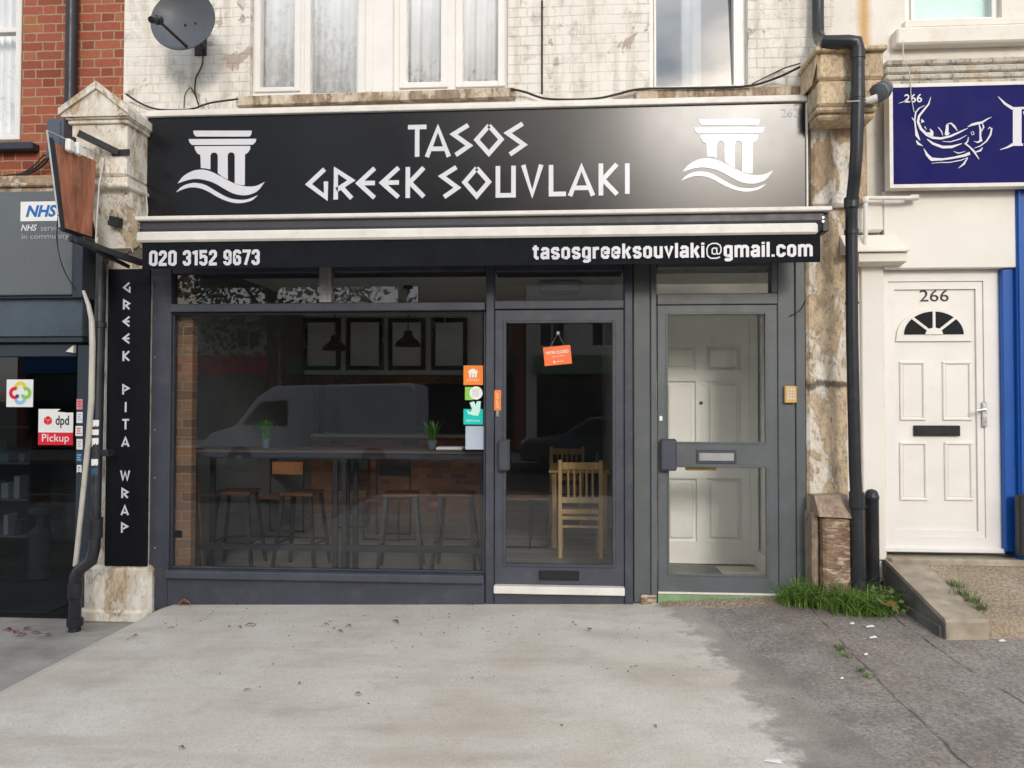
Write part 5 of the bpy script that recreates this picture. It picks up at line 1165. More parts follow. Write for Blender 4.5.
for (dx, dz, ma, nm) in ((0, 1.5, 'yellow', 'petal'), (1.5, 0, 'green_p', 'petal'), (0, -1.5, 'sky_p', 'petal'), (-1.5, 0, 'red_p', 'petal')):
    b = MB(); ang = math.atan2(dz, dx); pts = []
    for i in range(13):
        a_ = ang-math.pi*.62+math.pi*1.24*i/12; pts.append((cx+dx*u+1.25*u*math.cos(a_), cz+dz*u+1.25*u*math.sin(a_)))
    b.ribbon(pts, u*.95, yq-.0003-.0003*abs(dx)-.0001*dz, yq-.0016-.0003*abs(dx)-.0001*dz); b.build(nm, ma, t)
for dx, ma in ((-1, 'navy_p'), (1, 'green_p')):
    b = MB(); b.box(cx+dx*.8*u-u*.45, cx+dx*.8*u+u*.45, yq-.003, yq-.0022, cz-1.3*u, cz-.4*u, 0); b.build('square', ma, t)
t = thing('pickup_sign', W(56, 430, yq), 'white and red parcel pickup sticker on the pharmacy glass', 'sticker')
b = MB(); x0, x1, z0, z1 = rect(38.3, 409, 73, 445, yq); zm = Z(432.5, yq, 55); xk = X(57, yq, 411)
b.prism([(x0, zm), (x1, zm), (x1, Z(412.5, yq, 73)), (xk+.09, z1-.03), (xk, z1-.022), (xk+.03, z1), (x0, z1)], yq, yq+.004); b.build('backing', 'white_p', t)
b = MB(); b.box(x0, x1, yq, yq+.004, z0, zm-.0005, 0); b.build('band', 'red_p', t)
b = MB(); b.text('dpd', *rect(55.5, 415.5, 69, 428, yq), yq, .001, .02); b.build('lettering', 'ink', t)
b = MB(); b.text('Pickup', *rect(42, 434, 69, 444, yq), yq, .001, .0); b.build('lettering', 'white_p', t)
b = MB(); cx, cz, k = X(48, yq, 420), Z(420.5, yq, 48), .041
hx = [(cx+k*math.cos(R(90+60*i)), cz+k*math.sin(R(90+60*i))) for i in range(6)]
for ids in ((0, 1, None, 5), (1, 2, 3, None), (5, None, 3, 4)):
    pp = [(cx, cz) if i is None else hx[i] for i in ids]; mx_, mz_ = sum(p[0] for p in pp)/4, sum(p[1] for p in pp)/4
    b.prism([(mx_+(p[0]-mx_)*.9, mz_+(p[1]-mz_)*.9) for p in pp], yq-.0015, yq-.0003)
b.build('emblem', 'red_p', t)
yr = -.0635
labs = [((76.5, 399, 82.5, 409.5), 'pink', 'pale pink label on the pharmacy door post, topmost of its column'), ((76.5, 412, 82.5, 423), 'paper', 'pale lilac label on the pharmacy door post under the pink one'), ((75.5, 426, 82.5, 436), 'white_p', 'white label with red top edge on the pharmacy door post'),
        ((76.5, 439, 82.5, 449.5), 'white_p', 'tall plain white label on the pharmacy door post'), ((76, 452.5, 82.5, 462), 'teal_d', 'dark blue label low on the pharmacy door post'), ((76.8, 465, 81.5, 472.5), 'white_p', 'small black and white label, lowest on the pharmacy door post')]
for i, (q, ma, lab) in enumerate(labs):
    t = plate('label_sticker', *q, yr, ma, lab, 'sticker', .003, 'small label stickers by the pharmacy door')
    b = MB()
    for j in range(3): b.prect(q[0]+1, q[1]+2+j*2.4, q[2]-1.2-(j % 2), q[1]+3+j*2.4, yr-.001, yr-.0002, 0)
    b.build('print', ['red_p', 'letter_dull', 'red_p', 'letter_dull', 'sky_p', 'ink'][i], t)
for q, ma, lab in (((93, 420, 103, 427), 'white_p', 'white label wrapped on the black drain pipe, topmost of four'), ((93, 429.5, 101, 435), 'white_p', 'small plain white label on the drain pipe, second from the top'), ((93, 438, 101.5, 447), 'white_p', 'white and pink label on the drain pipe, third from the top'), ((92.5, 459, 97, 465.5), 'white_p', 'small white label above a dark blue one on the drain pipe'), ((92.5, 468, 97.5, 478), 'teal_d', 'dark blue label, lowest on the black drain pipe')):
    y_ = -.22-.041-.02 if q[1] < 440 else -.30
    cpt = W(96.6, (q[1]+q[3])/2, -.24); b = MB(); rr_ = .0435; z0_, z1_ = Z(q[3], -.27, 97), Z(q[1], -.27, 97); f_ = max(0, min(1, (q[1]-400)/105)); px_ = 98-2.5*f_; yc = -.22-.05*f_; xc = X(px_, yc, (q[1]+q[3])/2)
    n = 10; a0, a1 = R(-115), R(-45)
    P_ = [(xc+rr_*math.cos(a0+(a1-a0)*i/n), yc+rr_*math.sin(a0+(a1-a0)*i/n)) for i in range(n+1)]
    for (xa, y0), (xb_, y1) in zip(P_, P_[1:]): b.hexa([(xa, y0, z0_), (xb_, y1, z0_), (xb_, y1, z1_), (xa, y0, z1_)], [(xa, y0+.002, z0_), (xb_, y1+.002, z0_), (xb_, y1+.002, z1_), (xa, y0+.002, z1_)])
    t = tag(b.build('label_sticker', ma), lab, 'sticker', 'labels stuck on the drain pipe')

# ------------------------------------------------------------------ inside the shop
fz = FZ
yB = .22; BT = thing('bar_table', (X(335, yB), yB+.2, fz), 'long black framed bar table behind the shop window', 'table')
tx0, tx1 = X(189.5, yB, 455), X(484.5, yB, 455); tz1 = Z(450, yB, 330)
b = MB(); b.box(tx0-.02, tx1+.02, yB, yB+.42, tz1-.03, tz1, .005); b.build('tabletop', 'bartop', BT)
b = MB(); b.box(tx0, tx1, yB+.01, yB+.05, tz1-.075, tz1-.031, .003); b.box(tx0, tx1, yB+.36, yB+.40, tz1-.075, tz1-.031, .003); b.build('apron', 'steel', BT)
for px in (189.5, 332, 340.8, 479.5):
    x = X(px, yB, 500); b = MB(); b.box(x, x+.042, yB+.01, yB+.052, fz, tz1-.0755, .003); b.build('leg', 'steel', BT); b = MB(); b.box(x, x+.042, yB+.36, yB+.40, fz, tz1-.0755, .003); b.build('leg', 'steel', BT)
zr_ = Z(548.5, yB, 330)
for a, c in ((189.5, 332), (341, 479.5)):
    b = MB(); b.box(X(a, yB, 500)+.043, X(c, yB, 500)-.001, yB+.012, yB+.05, zr_-.025, zr_+.025, .003); b.build('foot_rail', 'steel', BT)
def make_stool():
    t = thing('bar_stool', (0, 0, 0), 'x', 'bar stool', 'bar stools at the window table'); H = .71
    b = MB(); b.box(-.16, .16, -.16, .16, H-.03, H, .01); b.build('seat', 'darkwood', t, local=True)
    for sx in (-1, 1):
        for sy in (-1, 1):
            b = MB(); p, q_ = Vector((sx*.13, sy*.13, H-.031)), Vector((sx*.20, sy*.20, 0)); d = .015
            b.hexa([p+Vector(v_) for v_ in ((-d, -d, 0), (d, -d, 0), (d, d, 0), (-d, d, 0))], [q_+Vector(v_) for v_ in ((-d, -d, 0), (d, -d, 0), (d, d, 0), (-d, d, 0))]); b.build('leg', 'steel', t, local=True)
    b = MB()
    for sgn in (-1, 1): b.tube([(-.18, sgn*.18, .24), (.18, sgn*.18, .24)], .009, 6); b.tube([(sgn*.18, -.18, .24), (sgn*.18, .18, .24)], .009, 6)
    b.build('brace', 'steel', t, local=True); return t
def make_metal_chair():
    t = thing('metal_chair', (0, 0, 0), 'x', 'chair', 'metal framed chairs inside the shop'); H = .46
    b = MB(); b.box(-.20, .20, -.20, .20, H-.025, H, .006); b.build('seat', 'darkwood', t, local=True)
    b = MB(); b.box(-.19, .19, -.218, -.203, .68, .83, .004); b.build('backrest', 'backwood', t, local=True)
    for sx in (-1, 1):
        b = MB(); b.tube([(sx*.205, -.19, .0), (sx*.205, -.19, .86)], .011, 6); b.build('leg', 'steel', t, local=True); b = MB(); b.tube([(sx*.205, .19, .0), (sx*.205, .19, H)], .011, 6); b.build('leg', 'steel', t, local=True)
    b = MB(); b.tube([(-.205, -.19, .02), (.205, -.19, .02)], .009, 6); b.tube([(-.205, .19, .02), (.205, .19, .02)], .009, 6); b.tube([(-.205, -.19, .855), (.205, -.19, .855)], .010, 6); b.build('stretcher', 'steel', t, local=True); return t
def make_pine_chair():
    t = thing('pine_chair', (0, 0, 0), 'x', 'chair', 'pine chairs at the pine table'); H = .45
    b = MB(); b.box(-.205, .205, -.17, .22, H-.025, H, .006); b.build('seat', 'pine', t, local=True)
    for sx in (-1, 1):
        b = MB(); b.box(sx*.20-.019, sx*.20+.019, -.20, -.165, 0, .97, .004); b.build('leg', 'pine', t, local=True); b = MB(); b.box(sx*.19-.019, sx*.19+.019, .17, .208, 0, H-.026, .004); b.build('leg', 'pine', t, local=True)
        b = MB(); b.box(sx*.195-.01, sx*.195+.01, -.164, .169, .20, .235, .003); b.build('stretcher', 'pine', t, local=True)
    for z0_, z1_ in ((.875, .945), (.545, .60), (.44, .485), (.30, .325), (.38, .415)):
        b = MB(); b.box(-.18, .18, -.195, -.172, z0_, z1_, .004); b.build('rail', 'pine', t, local=True)
    for i in range(5):
        x = -.12+.06*i; b = MB(); b.box(x-.011, x+.011, -.192, -.176, .6005, .8745, .003); b.build('slat', 'pine', t, local=True)
    return t
stool, mch, pch = make_stool(), make_metal_chair(), make_pine_chair(); index_kids()
def spots(proto, lst):
    for i, (x, y, rz, lab) in enumerate(lst):
        o = proto if i == 0 else copy_tree(proto); o.location = (x, y, fz); o.rotation_euler.z = R(rz); o['label'] = lab
spots(stool, [(X(239, 1.0), 1.0, 4, 'black bar stool nearest the side brick wall, first behind the window'), (X(303, .98), .98, -3, 'black bar stool in front of the chair with the brown wooden back'), (X(402, .95), .95, 8, 'black bar stool just right of the middle legs of the bar table'), (X(457, 1.0), 1.0, 0, 'black bar stool beside the shop door, under the potted plant')])
spots(mch, [(X(281, 2.6), 2.6, 175+3, 'metal chair with brown wooden back behind the bar stools'), (X(388, 2.5), 2.5, 172, 'black metal chair in front of the brick counter'), (X(352, 3.3), 3.3, 190, 'dark metal chair far back in the shop, half hidden'), (X(236, 3.0), 3.0, 160, 'dark metal chair near the side brick wall, deep in shade')])
for o in list(COL.objects):
    if o.name.startswith('backrest.') and o.parent and o.parent.name.startswith('metal_chair.'): o.material_slots[0].link = 'OBJECT'; o.material_slots[0].material = M['steel']
cy_ = 1.75
spots(pch, [(X(580, cy_), cy_, 0, 'pine chair with slatted back seen through the glass door'), (X(566, 3.55), 3.55, 176, 'pine chair on the far side of the pine table, mostly hidden')])
ty0, ty1 = 2.05, 3.05; tzp = Z(470.5, ty0, 580); PT = thing('pine_table', (X(580, ty0), 2.5, fz), 'pine table behind the slatted chair in the doorway', 'table')
tx0, tx1 = X(549, ty0), X(611, ty0)-.01; tx1 = min(tx1, xr-.01)
b = MB(); b.box(tx0, tx1, ty0, ty1, tzp-.03, tzp, .005); b.build('tabletop', 'pine', PT)
for x in (tx0+.03, tx1-.08):
    for y in (ty0+.03, ty1-.08): b = MB(); b.box(x, x+.05, y, y+.05, fz, tzp-.031, .004); b.build('leg', 'pine', PT)
b = MB(); b.lathe([(.03, 0), (.032, .01), (.032, .10), (.015, .14), (.015, .17), (.004, .172)], (tx1-.12, ty0+.25, tzp+.001), 12); tag(b.build('bottle', 'pot', None, True), 'small dark bottle standing on the pine table', 'bottle')
yS = 2.0; LT = thing('side_table', (X(525, yS), yS, fz), 'low black framed table beside the pine chair in the doorway', 'table'); x0, x1 = X(500, yS), X(549, yS); z_ = Z(498, yS, 520)
b = MB(); b.box(x0-.1, x1, yS, yS+.6, z_-.025, z_, .004); b.build('tabletop', 'darkwood', LT)
b = MB()
for x in (x0-.08, x1-.20, x1-.02): b.tube([(x, yS+.02, fz), (x, yS+.02, z_-.026)], .010, 6); b.tube([(x, yS+.57, fz), (x, yS+.57, z_-.026)], .010, 6)
b.tube([(x0-.08, yS+.02, fz+.02), (x1-.02, yS+.02, fz+.02)], .010, 6); b.tube([(x1-.02, yS+.02, fz+.02), (x1-.02, yS+.57, fz+.02)], .010, 6); b.build('frame', 'steel', LT)
# brick counter with worktop
yC = 4.3; CT = thing('counter', (X(400, yC), yC, fz), 'brick fronted counter with pale worktop at the back of the shop', 'counter')
x0, x1 = X(262, yC), X(498, yC); z_ = Z(434, yC, 400)
b = MB(); b.box(x0, x1, yC, yC+.6, fz, z_-.05, .004); b.build('front', 'cbrick', CT)
b = MB(); b.box(x0-.03, x1+.03, yC-.06, yC+.62, z_-.049, z_, .006); b.build('worktop', 'iwall_w', CT)
b = MB(); b.box(X(305, yC), X(318, yC), yC+.05, yC+.3, z_+.001, CZ-.01, .004); tag(b.build('column', 'counter'), 'dark square column rising from the counter', 'column')
yM = 3.9; 
labs = ['grey menu board in black frame, first from the side brick wall', 'grey menu board in black frame between two hanging lamps', 'grey menu board in black frame behind the bell shaped lamp', 'grey menu board in black frame nearest the shop door']
for (a, c), lab in zip(((303, 340), (346, 383), (388, 425), (431, 467)), labs):
    x0, x1, z0, z1 = rect(a, 318, c, 370, yM); t = thing('menu_board', ((x0+x1)/2, yM, z0), lab, 'menu board', 'menu boards on the back wall')
    b = MB(); cells(b, x0, x1, z0, z1, [(x0+.055, x1-.055, z0+.055, z1-.055)], yM, yM+.05); b.build('frame', 'steel', t); b = MB(); b.box(x0+.056, x1-.056, yM+.02, yM+.045, z0+.056, z1-.056, 0); b.build('panel', 'menu', t)
b = MB(); b.prect(294, 312, 482, 375, 3.965, 4.10, .004); tag(b.build('backing_panel', 'menu'), 'grey backing panel behind the menu boards', 'panel')
b = MB(); b.prect(300, 376, 480, 384, 3.93, 4.10, .004); tag(b.build('shelf', 'ibrick'), 'dark bulkhead edge under the menu boards', 'shelf')
def pendant(px, py, y, lab):
    c_ = W(px, py, y); t = thing('pendant_lamp', c_, lab, 'pendant lamp', 'pendant lamps over the shop floor')
    b = MB(); b.lathe([(.150, -.05), (.146, -.03), (.12, .01), (.07, .05), (.052, .075), (.048, .12), (.02, .135), (.018, .13), (.045, .115), (.05, .07), (.115, .005), (.142, -.035)], c_, 24); b.build('lamp_shade', 'steel', t, True)
    b = MB(); b.tube([c_+Vector((0, 0, .13)), Vector((c_.x, c_.y, CZ))], .006, 6); b.build('cord', 'steel', t); b = MB(); b.lathe([(.06, CZ-.03), (.06, CZ-.002)], (c_.x, c_.y, 0), 16); b.build('ceiling_rose', 'steel', t)
pendant(408, 342, 2.6, 'black bell shaped pendant lamp nearest the shop door'); pendant(335, 346, 2.8, 'black pendant lamp between the first two menu boards'); pendant(262, 350, 3.0, 'black pendant lamp nearest the side brick wall')
x0, x1, z0, z1 = rect(538, 277, 580, 286, 2.2)
b = MB(); b.box(x0, x1, 2.2, 2.6, CZ-.12, CZ-.01, .02); b.box(x0+.04, x1-.04, 2.19, 2.2, CZ-.10, CZ-.04, .004); tag(b.build('ceiling_unit', 'iwall_w'), 'white air unit on the shop ceiling behind the door fanlight', 'air unit')
def potted(px, y, lab, h=.20):
    c_ = Vector((X(px, y, 450), y, tz1+.001)); t = thing('potted_plant', c_, lab, 'potted plant', 'potted plants on the bar table'); b = MB(); b.lathe([(.03, 0), (.042, .06), (.045, .075), (.038, .075)], c_, 14); b.build('pot', 'pot', t, True)
    b = MB(); rr = random.Random(px)
    for i in range(70):
        a_, sp = rr.uniform(0, 6.28), rr.uniform(.03, .14); base = c_+Vector((rr.uniform(-.025, .025), rr.uniform(-.025, .025), .07)); d = Vector((math.cos(a_), math.sin(a_), 0)); hh = h*rr.uniform(.4, .75)
        m_ = base+d*sp*.4+Vector((0, 0, hh*.65)); e_ = base+d*sp+Vector((0, 0, hh)); s_ = d.cross(Vector((0, 0, 1)))*.006
        b.quad(base-s_*.6, base+s_*.6, m_+s_, m_-s_); b.quad(m_-s_, m_+s_, e_+s_*.15, e_-s_*.15)
    b.build('leaves', 'plantleaf', t)
tz1 = Z(450, yB, 330)
potted(266, yB+.2, 'small potted grass plant on the bar table near the brick wall', .24); potted(432, yB+.2, 'small potted plant on the bar table near the shop door', .24)
b = MB(); b.box(X(437, yB+.15, 448), X(463, yB+.15, 448), yB+.10, yB+.26, tz1+.001, tz1+.022, .003); tag(b.build('book', 'white_p'), 'white booklet lying on the bar table by the plant', 'booklet')
b = MB(); p0, p1 = W(197, 470, .75), W(203, 571, .62); b.tube([p0, Vector((p1.x, p1.y, fz+.01))], .012, 8); tag(b.build('broom_handle', 'backwood'), 'thin brown wooden pole leaning by the bar table leg', 'pole')
b = MB(); b.prect(174, 530, 183, 538, .115, .14, .004); tag(b.build('socket_box', 'pharm'), 'small grey socket box on the brick strip inside the window', 'socket')
b = MB(); b.box(xl+.002, X(192.5, .13, 440), .115, .2, fz, CZ-.01, 0); tag(b.build('brick_nib', 'ibrick'), 'narrow strip of warm brick wall just inside the shop window', 'wall')
# pharmacy interior
yS2 = 2.4
for (a, c, nm) in ((-40, 30, 'display rack near the poster inside the dark pharmacy'), ):
    t = thing('display_rack', (X(0, yS2), yS2, -.17), 'dim ' + nm, 'shelf'); b = MB()
    for k in range(4): b.box(X(a, yS2), X(c, yS2), yS2, yS2+.35, .02+.42*k, .04+.42*k, .003)
    b.build('shelf', 'iwall_w', t); b = MB(); b.box(X(a, yS2)-.03, X(a, yS2), yS2, yS2+.35, -.17, 1.6, .003); b.box(X(c, yS2), X(c, yS2)+.03, yS2, yS2+.35, -.17, 1.6, .003); b.build('upright', 'steel', t)
rr = random.Random(11)
for k in range(3):
    x = X(-34, yS2)
    while x < X(24, yS2):
        w_ = rr.uniform(.05, .11); h_ = rr.uniform(.10, .26); b = MB(); b.box(x, x+w_, yS2+.04, yS2+.2, .041+.42*k, .041+.42*k+h_, .004)
        tag(b.build('product_box', rr.choice(['white_p', 'iwall_w', 'red_p', 'sky_p', 'pot'])), 'small product box on the dim rack inside the pharmacy', 'box', 'product boxes on the pharmacy rack'); x += w_+rr.uniform(.02, .12)
b = MB(); b.lathe([(.10, 0), (.10, .45), (.03, .52), (.03, .60), (.10, .64), (.11, .70), (.02, .74)], (X(42, 1.3), 1.3, -.165), 16); tag(b.build('sanitiser_stand', 'pot', None, True), 'dim grey dispenser stand inside the pharmacy door', 'stand')
b = MB(); b.box(X(-120, 1.0), X(66, .3), .1, 1.1, -.168, -.160, 0); tag(b.build('doormat', 'pot'), 'grey doormat inside the pharmacy door', 'doormat')

# ------------------------------------------------------------------ grass, weeds, litter
def blades(name, label, areas, n, hmin, hmax, lean, seed, mat='grass'):
    b = MB(); rr = random.Random(seed)
    for i in range(n):
        a = rr.choice(areas); x = rr.gauss(a[0], a[2]); y = rr.gauss(a[1], a[3])
        x = min(max(x, a[0]-2*a[2]), a[0]+2*a[2]); y = min(max(y, a[1]-1.8*a[3]), a[1]+1.8*a[3])
        z = gz(x, y)-.01; th = rr.uniform(0, 6.283); d = Vector((math.cos(th), math.sin(th)-.35, 0)); L_ = (hmin+(hmax-hmin)*rr.random()**1.6)*a[4]; ln = rr.uniform(.25, 1.25)*lean
        s_ = Vector((-d.y, d.x, 0)).normalized()*rr.uniform(.0024, .0052); p = Vector((x, y, z)); pts = []
        for k in range(4):
            t_ = k/3; pts.append(p+Vector((0, 0, L_*t_*(1-.35*ln*t_*t_)))+d*ln*L_*t_*t_*.8)
        for k in range(3):
            w0, w1 = 1-.3*k, 1-.3*(k+1); b.quad(pts[k]-s_*w0, pts[k]+s_*w0, pts[k+1]+s_*max(.08, w1), pts[k+1]-s_*max(.08, w1))
    return tag(b.build(name, mat), label, 'grass', kind='stuff')
q0 = [G(px, py, .05) for px, py in ((800, 608), (818, 611), (836, 613), (852, 618), (868, 620), (884, 616))]
blades('grass', 'thick green grass tuft at the foot of the stone pilaster and downpipe', [(q.x, q.y, .075, .055, k) for q, k in zip(q0, (.8, 1.05, 1.05, .85, .6, .55))], 2800, .12, .34, 1.25, 4)
q1 = [G(px, py, .05) for px, py in ((806, 609), (840, 615), (870, 618), (888, 612))]
blades('dry_grass', 'straw coloured dry stems among the green grass tuft', [(q.x, q.y, .08, .06, .8) for q in q1], 160, .10, .30, 1.3, 9, 'straw')
q0 = [G(px, py, .06) for px, py in ((955, 601), (966, 609), (974, 617))]
b = MB(); rr = random.Random(8)
for q in [W(955, 598, -.45), W(963, 606, -.58), W(972, 612, -.68), W(981, 620, -.78)]:
    zt0 = tz(q.y)-.01
    for i in range(70):
        x, y = q.x+rr.gauss(0, .03), q.y+rr.gauss(0, .03); th = rr.uniform(0, 6.28); L_ = rr.uniform(.02, .05); d = Vector((math.cos(th), math.sin(th), 0)); s_ = Vector((-d.y, d.x, 0))*.003; p = Vector((x, y, zt0))
        b.quad(p-s_, p+s_, p+d*L_*.7+s_*.3+Vector((0, 0, L_)), p+d*L_*.7-s_*.3+Vector((0, 0, L_)))
tag(b.build('moss', 'weed'), 'small green moss and grass growing in the ramp crack', 'moss', kind='stuff')
b = MB()
for px, py in ((840, 650), (846, 656), (861, 670), (866, 676), (838, 648)):
    q = G(px, py, gz(1.6, -1)); z0_ = gz(q.x, q.y)
    for i in range(40):
        x, y = q.x+rr.gauss(0, .02), q.y+rr.gauss(0, .02); th = rr.uniform(0, 6.28); L_ = rr.uniform(.01, .025); d = Vector((math.cos(th), math.sin(th), 0)); s_ = Vector((-d.y, d.x, 0))*.003; p = Vector((x, y, z0_))
        b.quad(p-s_, p+s_, p+d*L_+s_*.3+Vector((0, 0, L_)), p+d*L_-s_*.3+Vector((0, 0, L_)))
tag(b.build('crack_weed', 'weed'), 'low green weeds in the crack of the tarmac pavement', 'weeds', kind='stuff')
b = MB()
for i in range(140):
    q = G(rr.uniform(870, 906), rr.uniform(596, 622), .10); a_ = rr.uniform(0, 6.28); e_ = rr.uniform(.2, 1.0); L_ = rr.uniform(.03, .07); d = Vector((math.cos(a_)*math.cos(e_), math.sin(a_)*math.cos(e_), math.sin(e_))); s_ = d.cross(Vector((0, 0, 1))).normalized()*L_*.3
    p = Vector((q.x, q.y, gz(q.x, q.y)+rr.uniform(0, .12))); b.quad(p, p+d*L_*.5+s_, p+d*L_, p+d*L_*.5-s_)
tag(b.build('weed', 'weed'), 'broad leaved weeds beside the ramp kerb and black post', 'weeds', kind='stuff')
def leaf_mesh(seed, L_=.05, crumple=.5):
    rr = random.Random(seed); b = MB(); n = 6; prof = [.08, .55, .9, 1, .75, .4, .05]; rows = []
    for i in range(n+1):
        t_ = i/n; z = .006+crumple*L_*.35*math.sin(t_*3.1)*rr.uniform(.6, 1.2); w_ = prof[i]*L_*.34; e = crumple*L_*.2*rr.uniform(.3, 1)
        rows.append([b.bm.verts.new((L_*(t_-.5), -w_, z+e)), b.bm.verts.new((L_*(t_-.5), 0, z)), b.bm.verts.new((L_*(t_-.5), w_, z+e*.7))])
    for a, c in zip(rows, rows[1:]):
        for j in range(2): b.bm.faces.new((a[j], c[j], c[j+1], a[j+1]))
    b.tube([(L_*.5, 0, .006), (L_*.72, .004, .008)], .0015, 5); return b
def gpt(px, py):
    z = 0
    for _ in range(4): q = G(px, py, z); z = gz(q.x, q.y)+.006
    return Vector((q.x, q.y, z))
rr = random.Random(21)
protos = []
for s_ in range(4):
    o = leaf_mesh(s_, .05, .6).build('fallen_leaf', 'leaf_dry', None, local=True); md = o.modifiers.new('t', 'SOLIDIFY'); md.thickness = .001; protos.append([o, False])
spotsl = [(135, 637), (171, 629), (229, 627), (250, 626), (326, 625), (334, 629), (349, 627), (247, 691), (358, 695), (273, 665), (182, 749), (396, 623), (589, 631), (573, 623), (562, 726), (636, 667), (655, 727), (340, 632), (240, 628), (330, 622), (468, 606), (128, 640), (300, 684), (690, 626), (730, 612)]
for i, (px, py) in enumerate(spotsl):
    pr = protos[i % 4]; o = pr[0] if not pr[1] else pr[0].copy()
    if pr[1]: COL.objects.link(o)
    pr[1] = True; o.location = gpt(px, py); o.rotation_euler = (rr.uniform(-.2, .2), rr.uniform(-.2, .2), rr.uniform(0, 6.28)); k = rr.uniform(.45, 1.25) if py < 640 else rr.uniform(.4, .8); o.scale = (k, k*rr.uniform(.5, 1), k)
    tag(o, 'small dry brown leaf scrap lying on the pale concrete', 'leaf', 'dry leaf scraps on the ground')
for px, py, lab, k, ma in ((184, 606, 'orange brown leaf at the foot of the dark stall riser by the window post', 1.9, 'leaf_or'), (889, 613, 'crumpled orange leaf in the grass beside the ramp kerb', 3.0, 'leaf_or'), (882, 606, 'pale orange crumpled leaf above the larger one by the ramp kerb', 1.8, 'leaf_or')):
    o = leaf_mesh(px, .05*k, .9).build('fallen_leaf', ma, None, local=True); md = o.modifiers.new('t', 'SOLIDIFY'); md.thickness = .001; o.location = gpt(px, py); o.location.z += .02 if px > 800 else 0; o.rotation_euler = (0.2, 0, rr.uniform(0, 6)); tag(o, lab, 'leaf')
for px, py in ((8, 631), (16, 633), (27, 630), (36, 634), (22, 636), (48, 636)):
    q = G(px, py, -.185); o = leaf_mesh(px, .06, .6).build('fallen_leaf', 'leaf_red' if px < 30 else 'leaf_dry', None, local=True); md = o.modifiers.new('t', 'SOLIDIFY'); md.thickness = .001; o.location = (q.x, q.y, -.184); o.rotation_euler = (0, 0, rr.uniform(0, 6)); tag(o, 'reddish leaf scrap on the lower pavement by the pharmacy threshold', 'leaf', 'leaf scraps by the pharmacy')
for px, py, w_, h_, lab in ((773, 762, .055, .022, 'white folded paper slip on the tarmac at the bottom edge'), (870, 627, .045, .02, 'white paper scrap lying just in front of the grass tuft'), (873, 638, .04, .017, 'small white paper scrap a step in front of the grass tuft'), (866, 655, .02, .012, 'tiny pale scrap on the tarmac near the pavement crack'), (852, 624, .025, .014, 'tiny white scrap at the edge of the grass tuft'), (842, 679, .012, .01, 'tiny white speck on the tarmac beside the crack'), (1002, 641, .03, .02, 'white scrap at the foot of the brown ramp')):
    q = gpt(px, py); w_ *= .7; h_ *= .75; b = MB(); b.hexa([(-w_, -h_, .004), (w_, -h_*.3, .006), (w_*.7, h_, .012), (-w_*.8, h_*.6, .006)], [(-w_, -h_, .0015), (w_, -h_*.3, .0035), (w_*.7, h_, .0095), (-w_*.8, h_*.6, .0035)]); o = b.build('paper_scrap', 'litter', None, local=True); o.location = q; o.rotation_euler = (0, 0, rr.uniform(-.5, .5)); tag(o, lab, 'litter')
b = MB(); rr = random.Random(77)
for i in range(280):
    if i < 140: px, py = rr.uniform(5, 1020), 607+abs(rr.gauss(0, 60))
    else: px, py = rr.uniform(120, 640), rr.gauss(620, 12)
    if py > 766 or py < 604: continue
    q = gpt(px, py); s_ = rr.uniform(.0012, .0045)*(1 if py < 680 else .8)
    if q.x > 2.3 or q.x < -3.0: continue
    T = Matrix.Translation(q+Vector((0, 0, s_*.5))) @ Matrix.Rotation(rr.uniform(0, 3), 4, 'Z') @ Matrix.Diagonal((s_*rr.uniform(.7, 2.2), s_, s_*.6, 1)); bmesh.ops.create_icosphere(b.bm, subdivisions=1, radius=1, matrix=T)
tag(b.build('grit', 'grit'), 'dark grit and crumbs scattered over the forecourt', 'grit', kind='stuff')

# ------------------------------------------------------------------ the other side of the street (seen in the glass)
def tree(x, y, h, cr, label, seed):
    t = thing('street_tree', (x, y, -.13), label, 'tree', 'street trees across the road'); rr = random.Random(seed); b = MB(); base = Vector((x, y, -.2)); zc = h*.62
    b.tube([base, base+Vector((.05, 0, h*.2)), base+Vector((-.05, .1, h*.45)), base+Vector((.1, 0, h*.8))], [.22, .17, .13, .04], 8); limbs = []
    for i in range(9):
        a_ = i*2.4+rr.uniform(-.3, .3); s_ = base+Vector((0, 0, h*rr.uniform(.28, .6))); e_ = s_+Vector((math.cos(a_)*cr*rr.uniform(.5, .9), math.sin(a_)*cr*rr.uniform(.5, .9), h*rr.uniform(.1, .28))); b.tube([s_, (s_+e_)/2+Vector((0, 0, .3)), e_], [.08, .05, .02], 6); limbs.append(e_)
    b.build('trunk', 'bark', t, True); b = MB()
    cl = [Vector((x, y, 0))+Vector((rr.gauss(0, cr*.5), rr.gauss(0, cr*.45), h*rr.uniform(.24, .97))) for _ in range(88)]+limbs
    for c_ in cl:
        for i in range(75):
            p = c_+Vector((rr.gauss(0, .42), rr.gauss(0, .42), rr.gauss(0, .36))); n_ = Vector((rr.gauss(0, 1), rr.gauss(0, 1), rr.gauss(0, 1)+.4)).normalized(); u = n_.orthogonal().normalized(); w_ = n_.cross(u); k = rr.uniform(.06, .13)
            b.quad(p-u*k, p+w_*k*.6, p+u*k, p-w_*k*.6)
    b.build('crown', 'foliage', t)
tree(-13.2, -17.2, 14.0, 3.0, 'tall leafy street tree across the road, farthest from the van bonnet', 1); tree(-9.2, -17.4, 14.5, 3.0, 'tall leafy street tree across the road behind the white van cab', 2); tree(-5.0, -17.6, 12.0, 2.5, 'smaller leafy street tree across the road behind the white van tail', 3)
